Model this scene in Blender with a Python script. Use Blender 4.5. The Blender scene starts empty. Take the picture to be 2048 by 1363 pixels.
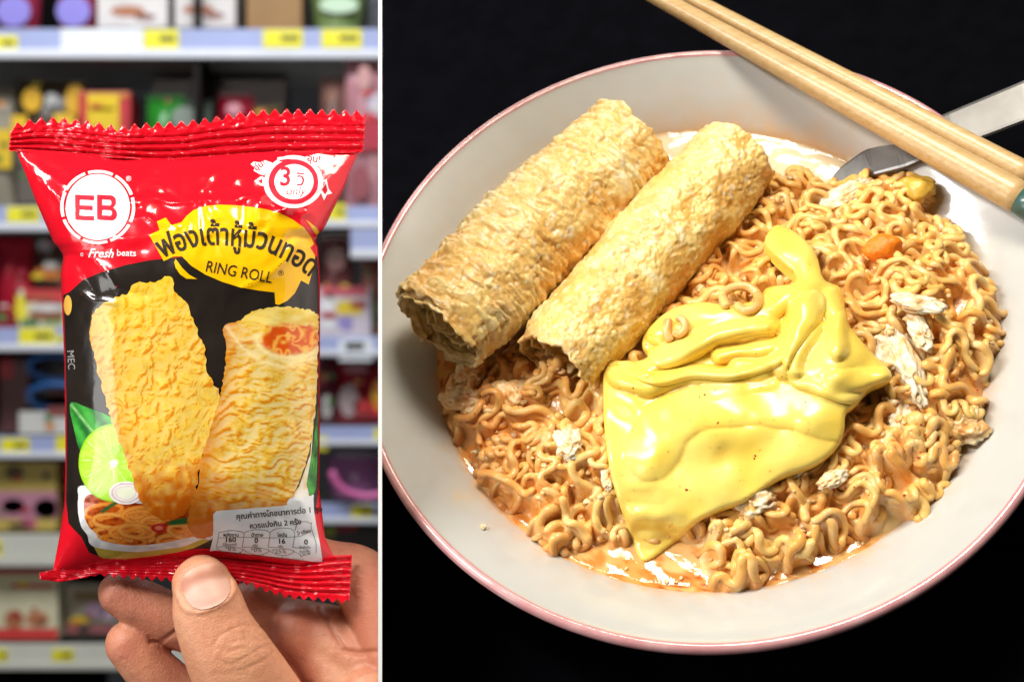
import bpy, bmesh, math, random
import numpy as np
from mathutils import Vector, Matrix

random.seed(7)
rng = np.random.default_rng(7)
sc = bpy.context.scene
COL = sc.collection

# ---------------------------------------------------------------- camera, world, lamps, exposure
S = 0.00015            # metres per unit of the plane the pack is held in
F = 3333.3             # camera distance in those units (0.5 m)
PX, PY = 760.0, 681.5  # foot of the camera axis

cam = bpy.data.cameras.new('camera')
cam.sensor_width = 36
cam.lens = 36 * F / 2048
cam.shift_x = (1024 - PX) / 2048
cam.clip_start = 0.01
cam.clip_end = 50
cam.dof.use_dof = True
cam.dof.focus_distance = 0.476
cam.dof.aperture_fstop = 16
cam_o = bpy.data.objects.new('camera', cam)
cam_o.location = (0, -0.5, 0)
cam_o.rotation_euler = (math.pi / 2, 0, 0)
COL.objects.link(cam_o)
sc.camera = cam_o

w = bpy.data.worlds.new('World')
sc.world = w
w.use_nodes = True
w.node_tree.nodes['Background'].inputs[0].default_value = (0.9, 0.93, 1, 1)
w.node_tree.nodes['Background'].inputs[1].default_value = 0.02

def area(name, loc, target, size, power, color=(1, 1, 1), size_y=None):
    l = bpy.data.lights.new(name, 'AREA')
    l.energy = power
    l.color = color
    l.size = size
    if size_y:
        l.shape = 'RECTANGLE'
        l.size_y = size_y
    o = bpy.data.objects.new(name, l)
    COL.objects.link(o)
    o.location = loc
    o.rotation_euler = (Vector(target) - Vector(loc)).to_track_quat('-Z', 'Y').to_euler()
    return o

# shop ceiling tube in front of and above the pack, an added low side fill, two over the aisle, and the table lamp over the bowl
area('ceiling_and_fill_lamp', (-0.52, -0.40, 0.42), (-0.06, 0, 0), 0.50, 7.6, (1, 0.975, 0.94), 0.12)
area('ceiling_and_fill_lamp', (-0.60, -0.34, -0.10), (-0.06, 0, 0), 0.28, 1.7, (1, 0.98, 0.95), 0.35)  # no ceiling tube: fill added low at the side to brighten the bottom
area('aisle_lamp', (-0.35, 1.0, 1.3), (-0.3, 2.2, -0.1), 1.6, 35, (0.95, 0.97, 1), 0.5)
area('table_lamp', (0.09, -0.27, 0.48), (0.105, 0.0, 0.0), 0.17, 2.9, (1, 0.92, 0.78))

sc.view_settings.view_transform = 'Standard'
sc.view_settings.look = 'None'
sc.view_settings.exposure = 0
sc.view_settings.gamma = 1
sc.cycles.use_denoising = True
sc.cycles.max_bounces = 6
sc.cycles.diffuse_bounces = 3
sc.cycles.glossy_bounces = 3
sc.cycles.transmission_bounces = 4
sc.cycles.sample_clamp_indirect = 4

# ---------------------------------------------------------------- coordinates
def W(px, py, d=0.0):
    """point seen at (px,py), d units in front of the plane of the pack"""
    px = np.asarray(px, float); py = np.asarray(py, float); d = np.asarray(d, float) + 0 * px
    t = (F - d) / F
    return np.stack([(px - PX) * S * t, -d * S, -(py - PY) * S * t], -1)

def G(px, py, Y):
    """point at world depth Y"""
    t = (Y + 0.5) / 0.5
    return np.array([(px - PX) * S * t, Y, -(py - PY) * S * t])

TX, TY = math.radians(-10.86), math.radians(31.49)
N = np.array([math.sin(TX), -math.cos(TX) * math.cos(TY), math.sin(TY) * math.cos(TX)])
A = np.array([1.0, 0, 0]) - N * N[0]; A /= np.linalg.norm(A)
Bv = np.cross(N, A)
C0 = W(1397.6, 638.5)
RIM = 684.0

def LOC(a, b, h):
    """bowl frame (units) -> world"""
    a = np.asarray(a, float)[..., None]; b = np.asarray(b, float)[..., None]; h = np.asarray(h, float)[..., None]
    return C0 + (a * A + b * Bv + h * N) * S

def AB(px, py, h):
    """bowl-frame a, b of the point at height h seen at (px,py)"""
    O = np.array([0, -0.5, 0])
    D = W(px, py, 0) - O
    h = np.asarray(h, float)
    k = ((C0 - O) @ N + h * S) / (D @ N)
    P = O + D * k[..., None] - C0
    return (P @ A) / S, (P @ Bv) / S

def B(px, py, h):
    a, b = AB(px, py, h)
    return LOC(a, b, np.asarray(h, float) + 0 * a)

# ---------------------------------------------------------------- numpy noise
_lat = np.random.default_rng(3).random((64, 64, 64))
def vnoise(x, y, z=0.0):
    x = np.asarray(x, float); y = np.asarray(y, float); z = np.asarray(z, float) + 0 * x
    xi = np.floor(x).astype(int); yi = np.floor(y).astype(int); zi = np.floor(z).astype(int)
    f = lambda t: t * t * (3 - 2 * t)
    u, v, s = f(x - xi), f(y - yi), f(z - zi)
    r = 0
    for i in (0, 1):
        for j in (0, 1):
            for k in (0, 1):
                r = r + _lat[(xi + i) % 64, (yi + j) % 64, (zi + k) % 64] * (u if i else 1 - u) * (v if j else 1 - v) * (s if k else 1 - s)
    return r * 2 - 1
def fbm(x, y, z=0.0, o=4):
    r, a = 0, 0.5
    for i in range(o):
        r = r + a * vnoise(x * 2 ** i + 13.7 * i, y * 2 ** i + 7.1 * i, np.asarray(z) * 2 ** i)
        a *= 0.5
    return r
_vr = np.random.default_rng(9).random((64, 64, 3))
def voro(x, y):
    """F1, F2 distance and cell random"""
    x = np.asarray(x, float); y = np.asarray(y, float)
    xi = np.floor(x).astype(int); yi = np.floor(y).astype(int)
    f1 = np.full(x.shape, 9.0); f2 = np.full(x.shape, 9.0); cr = np.zeros(x.shape)
    for i in (-1, 0, 1):
        for j in (-1, 0, 1):
            R = _vr[(xi + i) % 64, (yi + j) % 64]
            d = np.hypot(xi + i + R[..., 0] - x, yi + j + R[..., 1] - y)
            m = d < f1
            f2 = np.where(m, f1, np.minimum(f2, d))
            cr = np.where(m, R[..., 2], cr)
            f1 = np.where(m, d, f1)
    return f1, f2, cr
def segdist(x, y, pts):
    """distance to polyline"""
    r = np.full(np.shape(x), 1e9)
    for (x0, y0), (x1, y1) in zip(pts[:-1], pts[1:]):
        dx, dy = x1 - x0, y1 - y0
        t = np.clip(((x - x0) * dx + (y - y0) * dy) / (dx * dx + dy * dy + 1e-9), 0, 1)
        r = np.minimum(r, np.hypot(x - x0 - t * dx, y - y0 - t * dy))
    return r
def sstep(a, b, x):
    t = np.clip((x - a) / (b - a), 0, 1)
    return t * t * (3 - 2 * t)
def smooth_poly(pts, n=6, closed=True):
    """Catmull-Rom through the points"""
    P = np.array(pts, float); m = len(P); out = []
    rngi = range(m) if closed else range(m - 1)
    for i in rngi:
        if closed: p0, p1, p2, p3 = P[i - 1], P[i], P[(i + 1) % m], P[(i + 2) % m]
        else: p0, p1, p2, p3 = P[max(i - 1, 0)], P[i], P[i + 1], P[min(i + 2, m - 1)]
        for k in range(n):
            t = k / n
            out.append(0.5 * ((2 * p1) + (p2 - p0) * t + (2 * p0 - 5 * p1 + 4 * p2 - p3) * t * t + (3 * p1 - p0 - 3 * p2 + p3) * t ** 3))
    if not closed: out.append(P[-1])
    return np.array(out)

# ---------------------------------------------------------------- materials
def nt(name):
    m = bpy.data.materials.new(name)
    m.use_nodes = True
    return m, m.node_tree.nodes, m.node_tree.links, m.node_tree.nodes['Principled BSDF']
def mat(name, color=None, rough=0.5, metal=0, spec=0.5, coat=0, sss=0, sss_r=(1, .4, .2), sss_s=0.002, ramp=None, scale=200, detail=5,
        bump=0, bscale=800, bdist=0.0003, attr=None, trans=0, emit=None, dist=0.0, coatr=0.08, obj=True, rvar=0, sheen=0, stretch=None, vor=False):
    m, n, l, p = nt(name)
    p.inputs['Roughness'].default_value = rough
    p.inputs['Metallic'].default_value = metal
    p.inputs['Specular IOR Level'].default_value = spec
    p.inputs['Coat Weight'].default_value = coat
    p.inputs['Coat Roughness'].default_value = coatr
    if sss:
        p.inputs['Subsurface Weight'].default_value = sss
        p.inputs['Subsurface Radius'].default_value = sss_r
        p.inputs['Subsurface Scale'].default_value = sss_s
    if trans: p.inputs['Transmission Weight'].default_value = trans
    tc = n.new('ShaderNodeTexCoord')
    src = tc.outputs['Object']
    if stretch:
        mp = n.new('ShaderNodeMapping'); l.new(src, mp.inputs[0]); mp.inputs['Scale'].default_value = stretch; src = mp.outputs[0]
    colout = None
    if attr:
        a = n.new('ShaderNodeAttribute'); a.attribute_name = attr; colout = a.outputs[0]
    if ramp:
        t = n.new('ShaderNodeTexNoise'); t.inputs['Scale'].default_value = scale; t.inputs['Detail'].default_value = detail
        t.inputs['Distortion'].default_value = dist
        l.new(src, t.inputs['Vector'])
        r = n.new('ShaderNodeValToRGB'); l.new(t.outputs[0], r.inputs[0])
        el = r.color_ramp.elements
        while len(el) < len(ramp): el.new(0.5)
        for e, (pos, c) in zip(el, ramp): e.position = pos; e.color = (*c, 1)
        if colout:
            mx = n.new('ShaderNodeMix'); mx.data_type = 'RGBA'; mx.blend_type = 'MULTIPLY'; mx.inputs[0].default_value = 1
            l.new(colout, mx.inputs[6]); l.new(r.outputs[0], mx.inputs[7]); colout = mx.outputs[2]
        else: colout = r.outputs[0]
    if colout: l.new(colout, p.inputs['Base Color'])
    elif color: p.inputs['Base Color'].default_value = (*color, 1)
    if bump:
        t2 = n.new('ShaderNodeTexVoronoi' if vor else 'ShaderNodeTexNoise'); t2.inputs['Scale'].default_value = bscale
        if not vor: t2.inputs['Detail'].default_value = 4
        l.new(src, t2.inputs['Vector'])
        b = n.new('ShaderNodeBump'); b.inputs['Strength'].default_value = bump; b.inputs['Distance'].default_value = bdist
        l.new(t2.outputs[0], b.inputs['Height']); l.new(b.outputs[0], p.inputs['Normal'])
        if coat: l.new(b.outputs[0], p.inputs['Coat Normal'])
    if rvar:
        t3 = n.new('ShaderNodeTexNoise'); t3.inputs['Scale'].default_value = scale * 0.7; l.new(src, t3.inputs['Vector'])
        mr = n.new('ShaderNodeMapRange'); l.new(t3.outputs[0], mr.inputs[0]); mr.inputs[3].default_value = rough - rvar; mr.inputs[4].default_value = rough + rvar
        l.new(mr.outputs[0], p.inputs['Roughness'])
    return m
def shade(rgb, k=0.12):
    """noise ramp of two nearby tones: surfaces are never one flat colour"""
    return [(0.3, tuple(c * (1 - k) for c in rgb)), (0.7, tuple(min(1, c * (1 + k)) for c in rgb))]

# ---------------------------------------------------------------- objects
def tag(o, label=None, cat=None, group=None, kind=None):
    if label: o['label'] = label
    if cat: o['category'] = cat
    if group: o['group'] = group
    if kind: o['kind'] = kind
    return o
def empty(name, loc, label=None, cat=None, group=None):
    o = bpy.data.objects.new(name, None); COL.objects.link(o); o.location = loc; o.empty_display_size = 0.01
    return tag(o, label, cat, group)
def gloc(o):
    v = Vector((0, 0, 0))
    while o: v += o.location; o = o.parent
    return np.array(v)
def mk(name, V, Fc, m, parent=None, smooth=True, cut=None, colors=None, uv=None):
    """ONE mesh object from world-space vertices, origin at its own base"""
    V = np.asarray(V, float).reshape(-1, 3)
    o0 = (V.min(0) + V.max(0)) / 2; o0[2] = V[:, 2].min()
    me = bpy.data.meshes.new(name)
    me.from_pydata((V - o0).tolist(), [], [list(map(int, f)) for f in Fc])
    me.update()
    if colors is not None:
        ca = me.color_attributes.new('Col', 'FLOAT_COLOR', 'POINT')
        c4 = np.ones((len(V), 4)); c4[:, :3] = colors
        ca.data.foreach_set('color', c4.ravel())
    if cut is not None:      # cut = +1 keep x > c, -1 keep x < -c
        bm = bmesh.new(); bm.from_mesh(me)
        xx = 0.0006 * cut - o0[0]
        bmesh.ops.bisect_plane(bm, geom=bm.verts[:] + bm.edges[:] + bm.faces[:], plane_co=(xx, 0, 0), plane_no=(-cut, 0, 0), clear_outer=True)
        bm.to_mesh(me); bm.free()
    for mm in (m if isinstance(m, (list, tuple)) else [m]): me.materials.append(mm)
    if smooth: me.polygons.foreach_set('use_smooth', [True] * len(me.polygons))
    o = bpy.data.objects.new(name, me); COL.objects.link(o)
    if parent is not None:
        o.parent = parent; o.location = o0 - gloc(parent)
    else: o.location = o0
    return o

def flat_mesh(poly, step=None, holes=()):
    """triangulated 2-D polygon cut along a square grid of the given step -> (xy array, faces)"""
    from mathutils.geometry import tessellate_polygon
    loops = [[Vector((float(x), float(y), 0)) for x, y in poly]] + [[Vector((float(x), float(y), 0)) for x, y in h] for h in holes]
    tris = tessellate_polygon(loops)
    V = [v for l in loops for v in l]
    bm = bmesh.new()
    vs = [bm.verts.new(v) for v in V]
    for t in tris:
        try: bm.faces.new([vs[i] for i in t])
        except ValueError: pass
    return grid_cut(bm, step)
def grid_cut(bm, step):
    if step:
        co = np.array([v.co[:] for v in bm.verts]); lo = co.min(0); hi = co.max(0)
        for ax in (0, 1):
            k = math.ceil(lo[ax] / step + 1e-4)
            while k * step < hi[ax] - 1e-4:
                c = [0, 0, 0]; c[ax] = k * step; nn = [0, 0, 0]; nn[ax] = 1
                bmesh.ops.bisect_plane(bm, geom=bm.verts[:] + bm.edges[:] + bm.faces[:], dist=1e-5, plane_co=c, plane_no=nn)
                k += 1
    bm.normal_update()
    for f in bm.faces:
        if f.normal.z > 0: f.normal_flip()
    bm.verts.index_update()
    X = np.array([v.co[:2] for v in bm.verts]); Fc = [[v.index for v in f.verts] for f in bm.faces]
    bm.free()
    return X, Fc
_tc = {}
def text_flat(s, size, bold=0.0, shear=0.0, spacing=1.0, align='LEFT'):
    """2-D triangles of a line of writing, y down, baseline at 0"""
    cu = bpy.data.curves.new('t', 'FONT'); cu.body = s; cu.size = size; cu.offset = bold; cu.shear = shear; cu.space_character = spacing
    cu.align_x = align; cu.resolution_u = 3; cu.fill_mode = 'FRONT' if hasattr(cu, 'fill_mode') else cu.fill_mode
    o = bpy.data.objects.new('t', cu); COL.objects.link(o)
    bpy.context.view_layer.update()
    me = bpy.data.meshes.new_from_object(o)
    bpy.data.objects.remove(o); bpy.data.curves.remove(cu)
    bm = bmesh.new(); bm.from_mesh(me); bpy.data.meshes.remove(me)
    for v in bm.verts: v.co.y *= -1; v.co.z = 0
    return bm
def tube(P, R, n=8, cap=True, flat=1.0, up=None):
    """rings swept along the points -> verts, faces (flat squeezes the section along `up`)"""
    P = np.asarray(P, float); m = len(P); R = np.broadcast_to(np.asarray(R, float), (m,))
    T = np.gradient(P, axis=0); T /= np.linalg.norm(T, axis=1)[:, None] + 1e-12
    u0 = np.array(up if up is not None else (0.13, 0.2, 1.0), float)
    U = u0 - T * (T @ u0)[:, None]; U /= np.linalg.norm(U, axis=1)[:, None] + 1e-12
    Vv = np.cross(T, U)
    th = np.linspace(0, 2 * np.pi, n, endpoint=False)
    ring = P[:, None] + R[:, None, None] * (np.cos(th)[None, :, None] * Vv[:, None] + flat * np.sin(th)[None, :, None] * U[:, None])
    V = ring.reshape(-1, 3); Fc = []
    i = np.arange(m - 1)[:, None] * n; j = np.arange(n)[None]; j2 = (j + 1) % n
    q = np.stack([i + j, i + j2, i + n + j2, i + n + j], -1).reshape(-1, 4)
    Fc = q.tolist()
    if cap:
        V = np.vstack([V, P[0] - T[0] * R[0] * 0.5, P[-1] + T[-1] * R[-1] * 0.5]); a, b = len(V) - 2, len(V) - 1
        Fc += [[a, (k + 1) % n, k] for k in range(n)] + [[b, (m - 1) * n + k, (m - 1) * n + (k + 1) % n] for k in range(n)]
    return V, Fc
def join(parts):
    V, Fc, o = [], [], 0
    for v, f in parts:
        V.append(np.asarray(v)); Fc += [[i + o for i in q] for q in f]; o += len(v)
    return np.vstack(V), Fc
def box(x0, x1, y0, y1, z0, z1, r=0.0):
    """box with chamfered edges"""
    bm = bmesh.new(); bmesh.ops.create_cube(bm, size=1)
    for v in bm.verts: v.co = Vector(((x0 + x1) / 2 + v.co.x * (x1 - x0), (y0 + y1) / 2 + v.co.y * (y1 - y0), (z0 + z1) / 2 + v.co.z * (z1 - z0)))
    if r: bmesh.ops.bevel(bm, geom=bm.edges[:], offset=r, segments=2, affect='EDGES', profile=0.6)
    bm.verts.index_update()
    V = np.array([v.co[:] for v in bm.verts]); Fc = [[v.index for v in f.verts] for f in bm.faces]; bm.free()
    return V, Fc
def lathe(c, prof, n=32, axis='z'):
    V, Fc = [], []
    for r, z in prof:
        for k in range(n):
            t = 2 * math.pi * k / n; V.append((c[0] + r * math.cos(t), c[1] + r * math.sin(t), c[2] + z))
    for i in range(len(prof) - 1):
        for k in range(n):
            k2 = (k + 1) % n; Fc.append([i * n + k, i * n + k2, (i + 1) * n + k2, (i + 1) * n + k])
    Fc.append([k for k in range(n)][::-1]); Fc.append([(len(prof) - 1) * n + k for k in range(n)])
    return np.array(V), Fc
def srgb(r, g, b):
    f = lambda c: (c / 255 / 12.92) if c / 255 <= 0.04045 else ((c / 255 + 0.055) / 1.055) ** 2.4
    return (f(r), f(g), f(b))

# white strip that parts the two halves
mk('white_divider', *box(-0.00052, 0.00058, -0.03, 0.03, -0.16, 0.16), mat('white_card', ramp=shade((0.93, 0.93, 0.93), 0.02), rough=0.6, scale=60), smooth=False)
tag(bpy.data.objects['white_divider'], 'thin upright white strip between the shop shelves and the black table', 'divider')
# ================================================================ LEFT: the pack
LE = np.array([(298, 22), (302, 33), (350, 52), (408, 74), (450, 92), (486, 108), (497, 119), (512, 127), (530, 124), (549, 121), (608, 124), (734, 129), (927, 131), (1005, 129), (1082, 117), (1150, 104)], float)
RE = np.array([(300, 722), (308, 716), (340, 701), (378, 687), (420, 666), (456, 649), (475, 630), (493, 636), (556, 640), (700, 640), (850, 640), (976, 638), (997, 641), (1040, 646), (1076, 650), (1097, 660), (1150, 690)], float)
def Lx(y): return np.interp(y, LE[:, 0], LE[:, 1])
def Rx(y): return np.interp(y, RE[:, 0], RE[:, 1])
TOPC = np.array([(10, 296), (120, 303), (237, 311), (330, 316), (430, 311), (560, 303), (640, 302), (740, 300)], float)
BOTC = np.array([(80, 1150), (107, 1146), (200, 1128), (330, 1116), (420, 1112), (520, 1120), (600, 1132), (660, 1120), (700, 1112)], float)
CREASES = [  # points, height, width
    ([(28, 304), (110, 356), (146, 378)], 7, 6), ([(262, 400), (300, 394), (345, 404), (380, 402)], 6, 6),
    ([(30, 304), (80, 362), (122, 400), (140, 450)], 7, 5),
    ([(720, 306), (675, 345), (640, 372), (590, 405), (555, 425)], 9, 6),
    ([(718, 310), (670, 395), (640, 440)], 7, 6), ([(640, 455), (600, 478), (572, 520), (540, 548), (482, 576)], 5, 7),
    ([(636, 480), (585, 470), (560, 500)], -6, 6),
    ([(318, 318), (340, 345), (352, 372), (360, 392)], 8, 5), ([(300, 335), (345, 345), (400, 352), (440, 345), (470, 350)], 6, 6),
    ([(398, 402), (430, 396), (470, 400)], 6, 8), ([(520, 405), (575, 418)], 7, 9),
    ([(120, 498), (150, 500), (180, 512), (215, 545), (238, 582)], 6, 7), ([(125, 510), (160, 530), (190, 590)], -6, 8),
    ([(150, 580), (185, 600), (230, 606)], 6, 7), ([(230, 575), (290, 590)], -5, 10),
    ([(440, 330), (455, 372), (480, 384)], 5, 7), ([(200, 330), (260, 345), (300, 350)], 5, 8),
    ([(600, 1000), (625, 1040), (640, 1090)], 7, 9), ([(560, 1030), (590, 1060), (648, 1075)], -5, 10),
    ([(150, 1000), (165, 1060), (190, 1110)], 6, 10), ([(230, 1125), (330, 1118), (420, 1112)], -5, 12),
    ([(610, 600), (625, 700), (620, 820), (628, 930)], 5, 9), ([(595, 590), (606, 660), (600, 720)], -4, 9),
    ([(140, 620), (150, 700), (143, 800), (152, 900), (146, 980)], 5, 7),
]
def bag_d(px, py):
    """how far the front of the pack stands out"""
    px = np.asarray(px, float); py = np.asarray(py, float)
    l, r = Lx(py), Rx(py)
    u = np.clip((px - l) / (r - l), 0, 1)
    t, b = np.interp(px, TOPC[:, 0], TOPC[:, 1]), np.interp(px, BOTC[:, 0], BOTC[:, 1])
    v = np.clip((py - t) / (b - t), 0, 1)
    e = (1 - np.abs(2 * u - 1) ** 2.6)
    pu = np.sqrt(np.clip(e, 0, 1))
    qv = np.clip(v / 0.30, 0, 1); qv = np.sin(qv * np.pi / 2) ** 0.85
    qb = np.clip((1 - v) / 0.22, 0, 1); qb = np.sin(qb * np.pi / 2) ** 0.7
    d = 128 * pu * qv * qb
    m = np.clip(np.minimum(np.minimum(v * 9, (1 - v) * 9), np.minimum(u, 1 - u) * 14), 0, 1)
    wv = 0
    for pts, a, wd in CREASES:
        q = segdist(px, py, pts)
        wv = wv + a * np.exp((2.5 - np.sqrt(q * q + 6.25)) / wd) * 0.9
    x2, y2 = px + 14 * vnoise(px / 40, py / 40), py + 14 * vnoise(px / 40 + 9, py / 40)
    top = sstep(560, 420, py) * sstep(0, .06, v)
    side = np.clip(1 - np.minimum(px - l, r - px) / 50, 0, 1)
    rid = 1 - np.abs(vnoise(x2 / 55, y2 / 38, 2.2)) * 2
    rid2 = 1 - np.abs(vnoise(x2 / 24, y2 / 30, 5.2)) * 2
    wv = wv + top * (4.6 * rid + 3.4 * rid2) + side * (4 * vnoise(x2 / 16, y2 / 30, 1.1) + 2 * rid2) * sstep(430, 560, py)
    wv = wv + 3.0 * vnoise(x2 / 75, y2 / 110, 8.0) + 1.2 * vnoise(x2 / 30, y2 / 42, 4.0)
    puck = np.exp(-((py - t) / 28) ** 2)
    wv = wv + 4.5 * puck * vnoise(px / 11, py / 60, 3.0)
    lowp = np.exp(-((b - py) / 40) ** 2)
    wv = wv + 3.5 * lowp * vnoise(px / 15, py / 60, 6.0)
    wv = wv * (1 - 0.9 * np.exp(-(((px - 190) / 62) ** 2 + ((py - 412) / 55) ** 2) ** 2)) * (1 - 0.75 * np.exp(-(((px - 587) / 50) ** 2 + ((py - 363) / 45) ** 2) ** 2))
    return np.maximum(d + wv * m, 0) + 2

_gx, _gy = np.meshgrid(np.arange(0, 770, 5.0), np.arange(200, 1260, 5.0), indexing='ij')
_DL = bag_d(_gx, _gy)
def bag_dl(px, py):
    u = np.clip(np.asarray(px) / 5, 0, _DL.shape[0] - 1.01); v = np.clip((np.asarray(py) - 200) / 5, 0, _DL.shape[1] - 1.01)
    i = u.astype(int); j = v.astype(int); u = u - i; v = v - j
    return _DL[i, j] * (1 - u) * (1 - v) + _DL[i + 1, j] * u * (1 - v) + _DL[i, j + 1] * (1 - u) * v + _DL[i + 1, j + 1] * u * v
def bag_m(px, py):
    return np.where(np.minimum(px - Lx(py), Rx(py) - px) < 7, bag_d(px, py), bag_dl(px, py))
pack = empty('snack_pack', W(380, 1160), 'red and black snack pack with fried rolls printed on it, held upright by the hand', 'snack pack')
film = dict(rough=0.22, coat=0.6, coatr=0.045, spec=0.3, bump=0.12, bscale=900, bdist=0.0002, scale=90)
M_red = mat('red_film', ramp=shade((0.72, 0.006, 0.018), 0.08), **film)
M_blk = mat('black_film', ramp=shade((0.019, 0.014, 0.011), 0.3), **film)
M_yel = mat('yellow_ink', ramp=shade((0.93, 0.50, 0.002), 0.04), **film)
M_wht = mat('white_ink', ramp=shade((0.80, 0.83, 0.85), 0.03), **film)
ink = dict(film, rough=0.5, coat=0.0, spec=0.15)
M_dark = mat('dark_ink', color=(0.030, 0.020, 0.010), **ink)
M_grey = mat('grey_ink', color=(0.10, 0.10, 0.10), **film)
M_redink = mat('red_ink', color=(0.70, 0.008, 0.03), **ink)
M_prt = mat('printed_picture', attr='Col', **film)

# body: front and back sheets meet along the outline
ys = np.concatenate([np.linspace(304, 1120, 100)])
tl = [(x, np.interp(x, TOPC[:, 0], TOPC[:, 1])) for x in np.linspace(22, 722, 60)]
rr = [(Rx(y), y) for y in np.linspace(308, 1108, 80)]
bl = [(x, np.interp(x, BOTC[:, 0], BOTC[:, 1])) for x in np.linspace(668, 106, 50)]
ll = [(Lx(y), y) for y in np.linspace(1140, 304, 90)]
OUT = np.array(tl + rr + bl + ll)
X, Fc = flat_mesh(OUT, 5)
edge = np.minimum(X[:, 0] - Lx(X[:, 1]), Rx(X[:, 1]) - X[:, 0])
V1 = W(X[:, 0], X[:, 1], bag_m(X[:, 0], X[:, 1])); V2 = W(X[:, 0], X[:, 1], -bag_d(X[:, 0], X[:, 1]) * 0.8)
mk('pack_body', *join([(V1, Fc), (V2, [f[::-1] for f in Fc])]), M_red, pack)

# crimped seals
def smooth1(y, k):
    yp = np.pad(y, k, mode='edge'); return np.convolve(yp, np.ones(2 * k + 1) / (2 * k + 1), 'valid')
teeth = 0.22
def seal(name, up, lo, amp, pitch, dfun, ribs, seed):
    n = 260; m = 34
    x = np.linspace(0, 1, n)
    U = np.array([up(t) for t in x]); Lo = np.array([lo(t) for t in x])
    s = np.linspace(0, 1, m)[:, None, None]
    U0 = U.copy(); U0[:, 1] = smooth1(U[:, 1], 19)
    P = U0[None] * (1 - s) + Lo[None] * s
    P = P + (U - U0)[None] * np.clip(1 - s / teeth, 0, 1)
    L0 = Lo.copy(); L0[:, 1] = smooth1(Lo[:, 1], 19)
    P = P + (L0 - Lo)[None] * np.where(s > 0, np.clip((1 - s) / 0.16, 0, 1), 1) * s
    px, py = P[..., 0], P[..., 1]
    d = dfun(px, py, s[..., 0]) + ribs(px, py, s[..., 0])
    V = np.vstack([W(px, py, d).reshape(-1, 3), W(px, py, d - 5).reshape(-1, 3)]); k = n * m
    q = [[i * n + j, (i + 1) * n + j, (i + 1) * n + j + 1, i * n + j + 1] for i in range(m - 1) for j in range(n - 1)]
    Fq = q + [[a + k for a in f[::-1]] for f in q]
    bd = [j for j in range(n)] + [i * n + n - 1 for i in range(1, m)] + [(m - 1) * n + j for j in range(n - 2, -1, -1)] + [i * n for i in range(m - 2, 0, -1)]
    for a, b in zip(bd, bd[1:] + bd[:1]): Fq.append([a, b, b + k, a + k])
    return mk(name, V, Fq, M_red, pack)
tu = np.array([(22, 256), (50, 246), (74, 241), (119, 240), (186, 248), (237, 258), (282, 252), (371, 247), (419, 241), (471, 230), (516, 225), (594, 223), (683, 225), (733, 228)], float)
def topup(t):
    x = 22 + t * 711; y = np.interp(x, tu[:, 0], tu[:, 1]); z = abs(((x / 23.4) % 1) * 2 - 1)
    return (x, y + (z - 0.5) * 15)
def toplo(t):
    x = 17 + t * 709; return (x, np.interp(x, TOPC[:, 0], TOPC[:, 1]) + 3 + (2 if t < 0.98 else 0))
def toprib(px, py, s):
    r = np.sin(s * 2 * np.pi * 5.2 + 0.6 * vnoise(px / 60, py / 40)) * sstep(0.26, 0.34, s) * 4.2
    z = ((px / 23.4) % 1) * 2 - 1
    return r + 6 * vnoise(px / 90, py / 90, 3) + 1.6 * vnoise(px / 9, py / 5, 2) + (s < 0.3) * 3.5 * np.abs(z) * vnoise(px / 30, 0 * px, 7)
seal('top_seal', topup, toplo, 0, 0, lambda px, py, s: 4 + 26 * np.exp(-((px - 237) / 30) ** 2) * s * 0.3, toprib, 1)
bu = np.array([(79, 1148), (107, 1143), (200, 1126), (330, 1114), (420, 1110), (520, 1118), (600, 1126), (650, 1114), (704, 1112)], float)
blw = np.array([(79, 1158), (120, 1163), (160, 1156), (197, 1148), (279, 1155), (333, 1158), (420, 1166), (497, 1165), (538, 1182), (580, 1193), (640, 1198), (699, 1203)], float)
def botup(t):
    x = 79 + t * 625; return (x, np.interp(x, bu[:, 0], bu[:, 1]) - 4)
def botlo(t):
    x = 79 + t * 620; y = np.interp(x, blw[:, 0], blw[:, 1]); z = abs(((x / 19) % 1) * 2 - 1)
    return (x, y + (z - 0.5) * 11 * sstep(150, 240, x))
def botrib(px, py, s):
    k = sstep(420, 560, px)
    return np.sin(s * 2 * np.pi * 7 + 0.8 * vnoise(px / 70, py / 60)) * (1.2 + 3.2 * k) * (s < 0.86) + 2 * vnoise(px / 12, py / 9, 5) + 5 * vnoise(px / 80, py / 50, 2)
seal('bottom_seal', botup, botlo, 0, 0, lambda px, py, s: 5 + 0 * px + 10 * s * sstep(400, 650, px), botrib, 2)

def decal(name, poly, m, layer, step=5, holes=(), sm=False, colf=None, parent=None):
    X, Fc = flat_mesh(smooth_poly(poly) if sm else poly, step, holes)
    return put(name, X, Fc, m, layer, colf, parent)
def put(name, X, Fc, m, layer, colf=None, parent=None):
    V = W(X[:, 0], X[:, 1], bag_m(X[:, 0], X[:, 1]) + 0.6 + layer * 0.42)
    return mk(name, V, Fc, m, parent or pack, colors=colf(X[:, 0], X[:, 1]) if colf else None)
def writing(name, s, size, xy, m, layer, rot=0, bold=0.0, shear=0, spacing=1.0, align='LEFT', warp=None, sx=1.0, step=5, parent=None):
    bm = text_flat(s, size, bold, shear, spacing, align)
    c, si = math.cos(rot), math.sin(rot)
    for v in bm.verts:
        x, y = v.co.x * sx, v.co.y
        if warp: x, y = warp(x, y)
        else: x, y = xy[0] + c * x - si * y, xy[1] + si * x + c * y
        v.co.x, v.co.y = x, y
    X, Fc = grid_cut(bm, step)
    return put(name, X, Fc, m, layer, None, parent)
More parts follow.
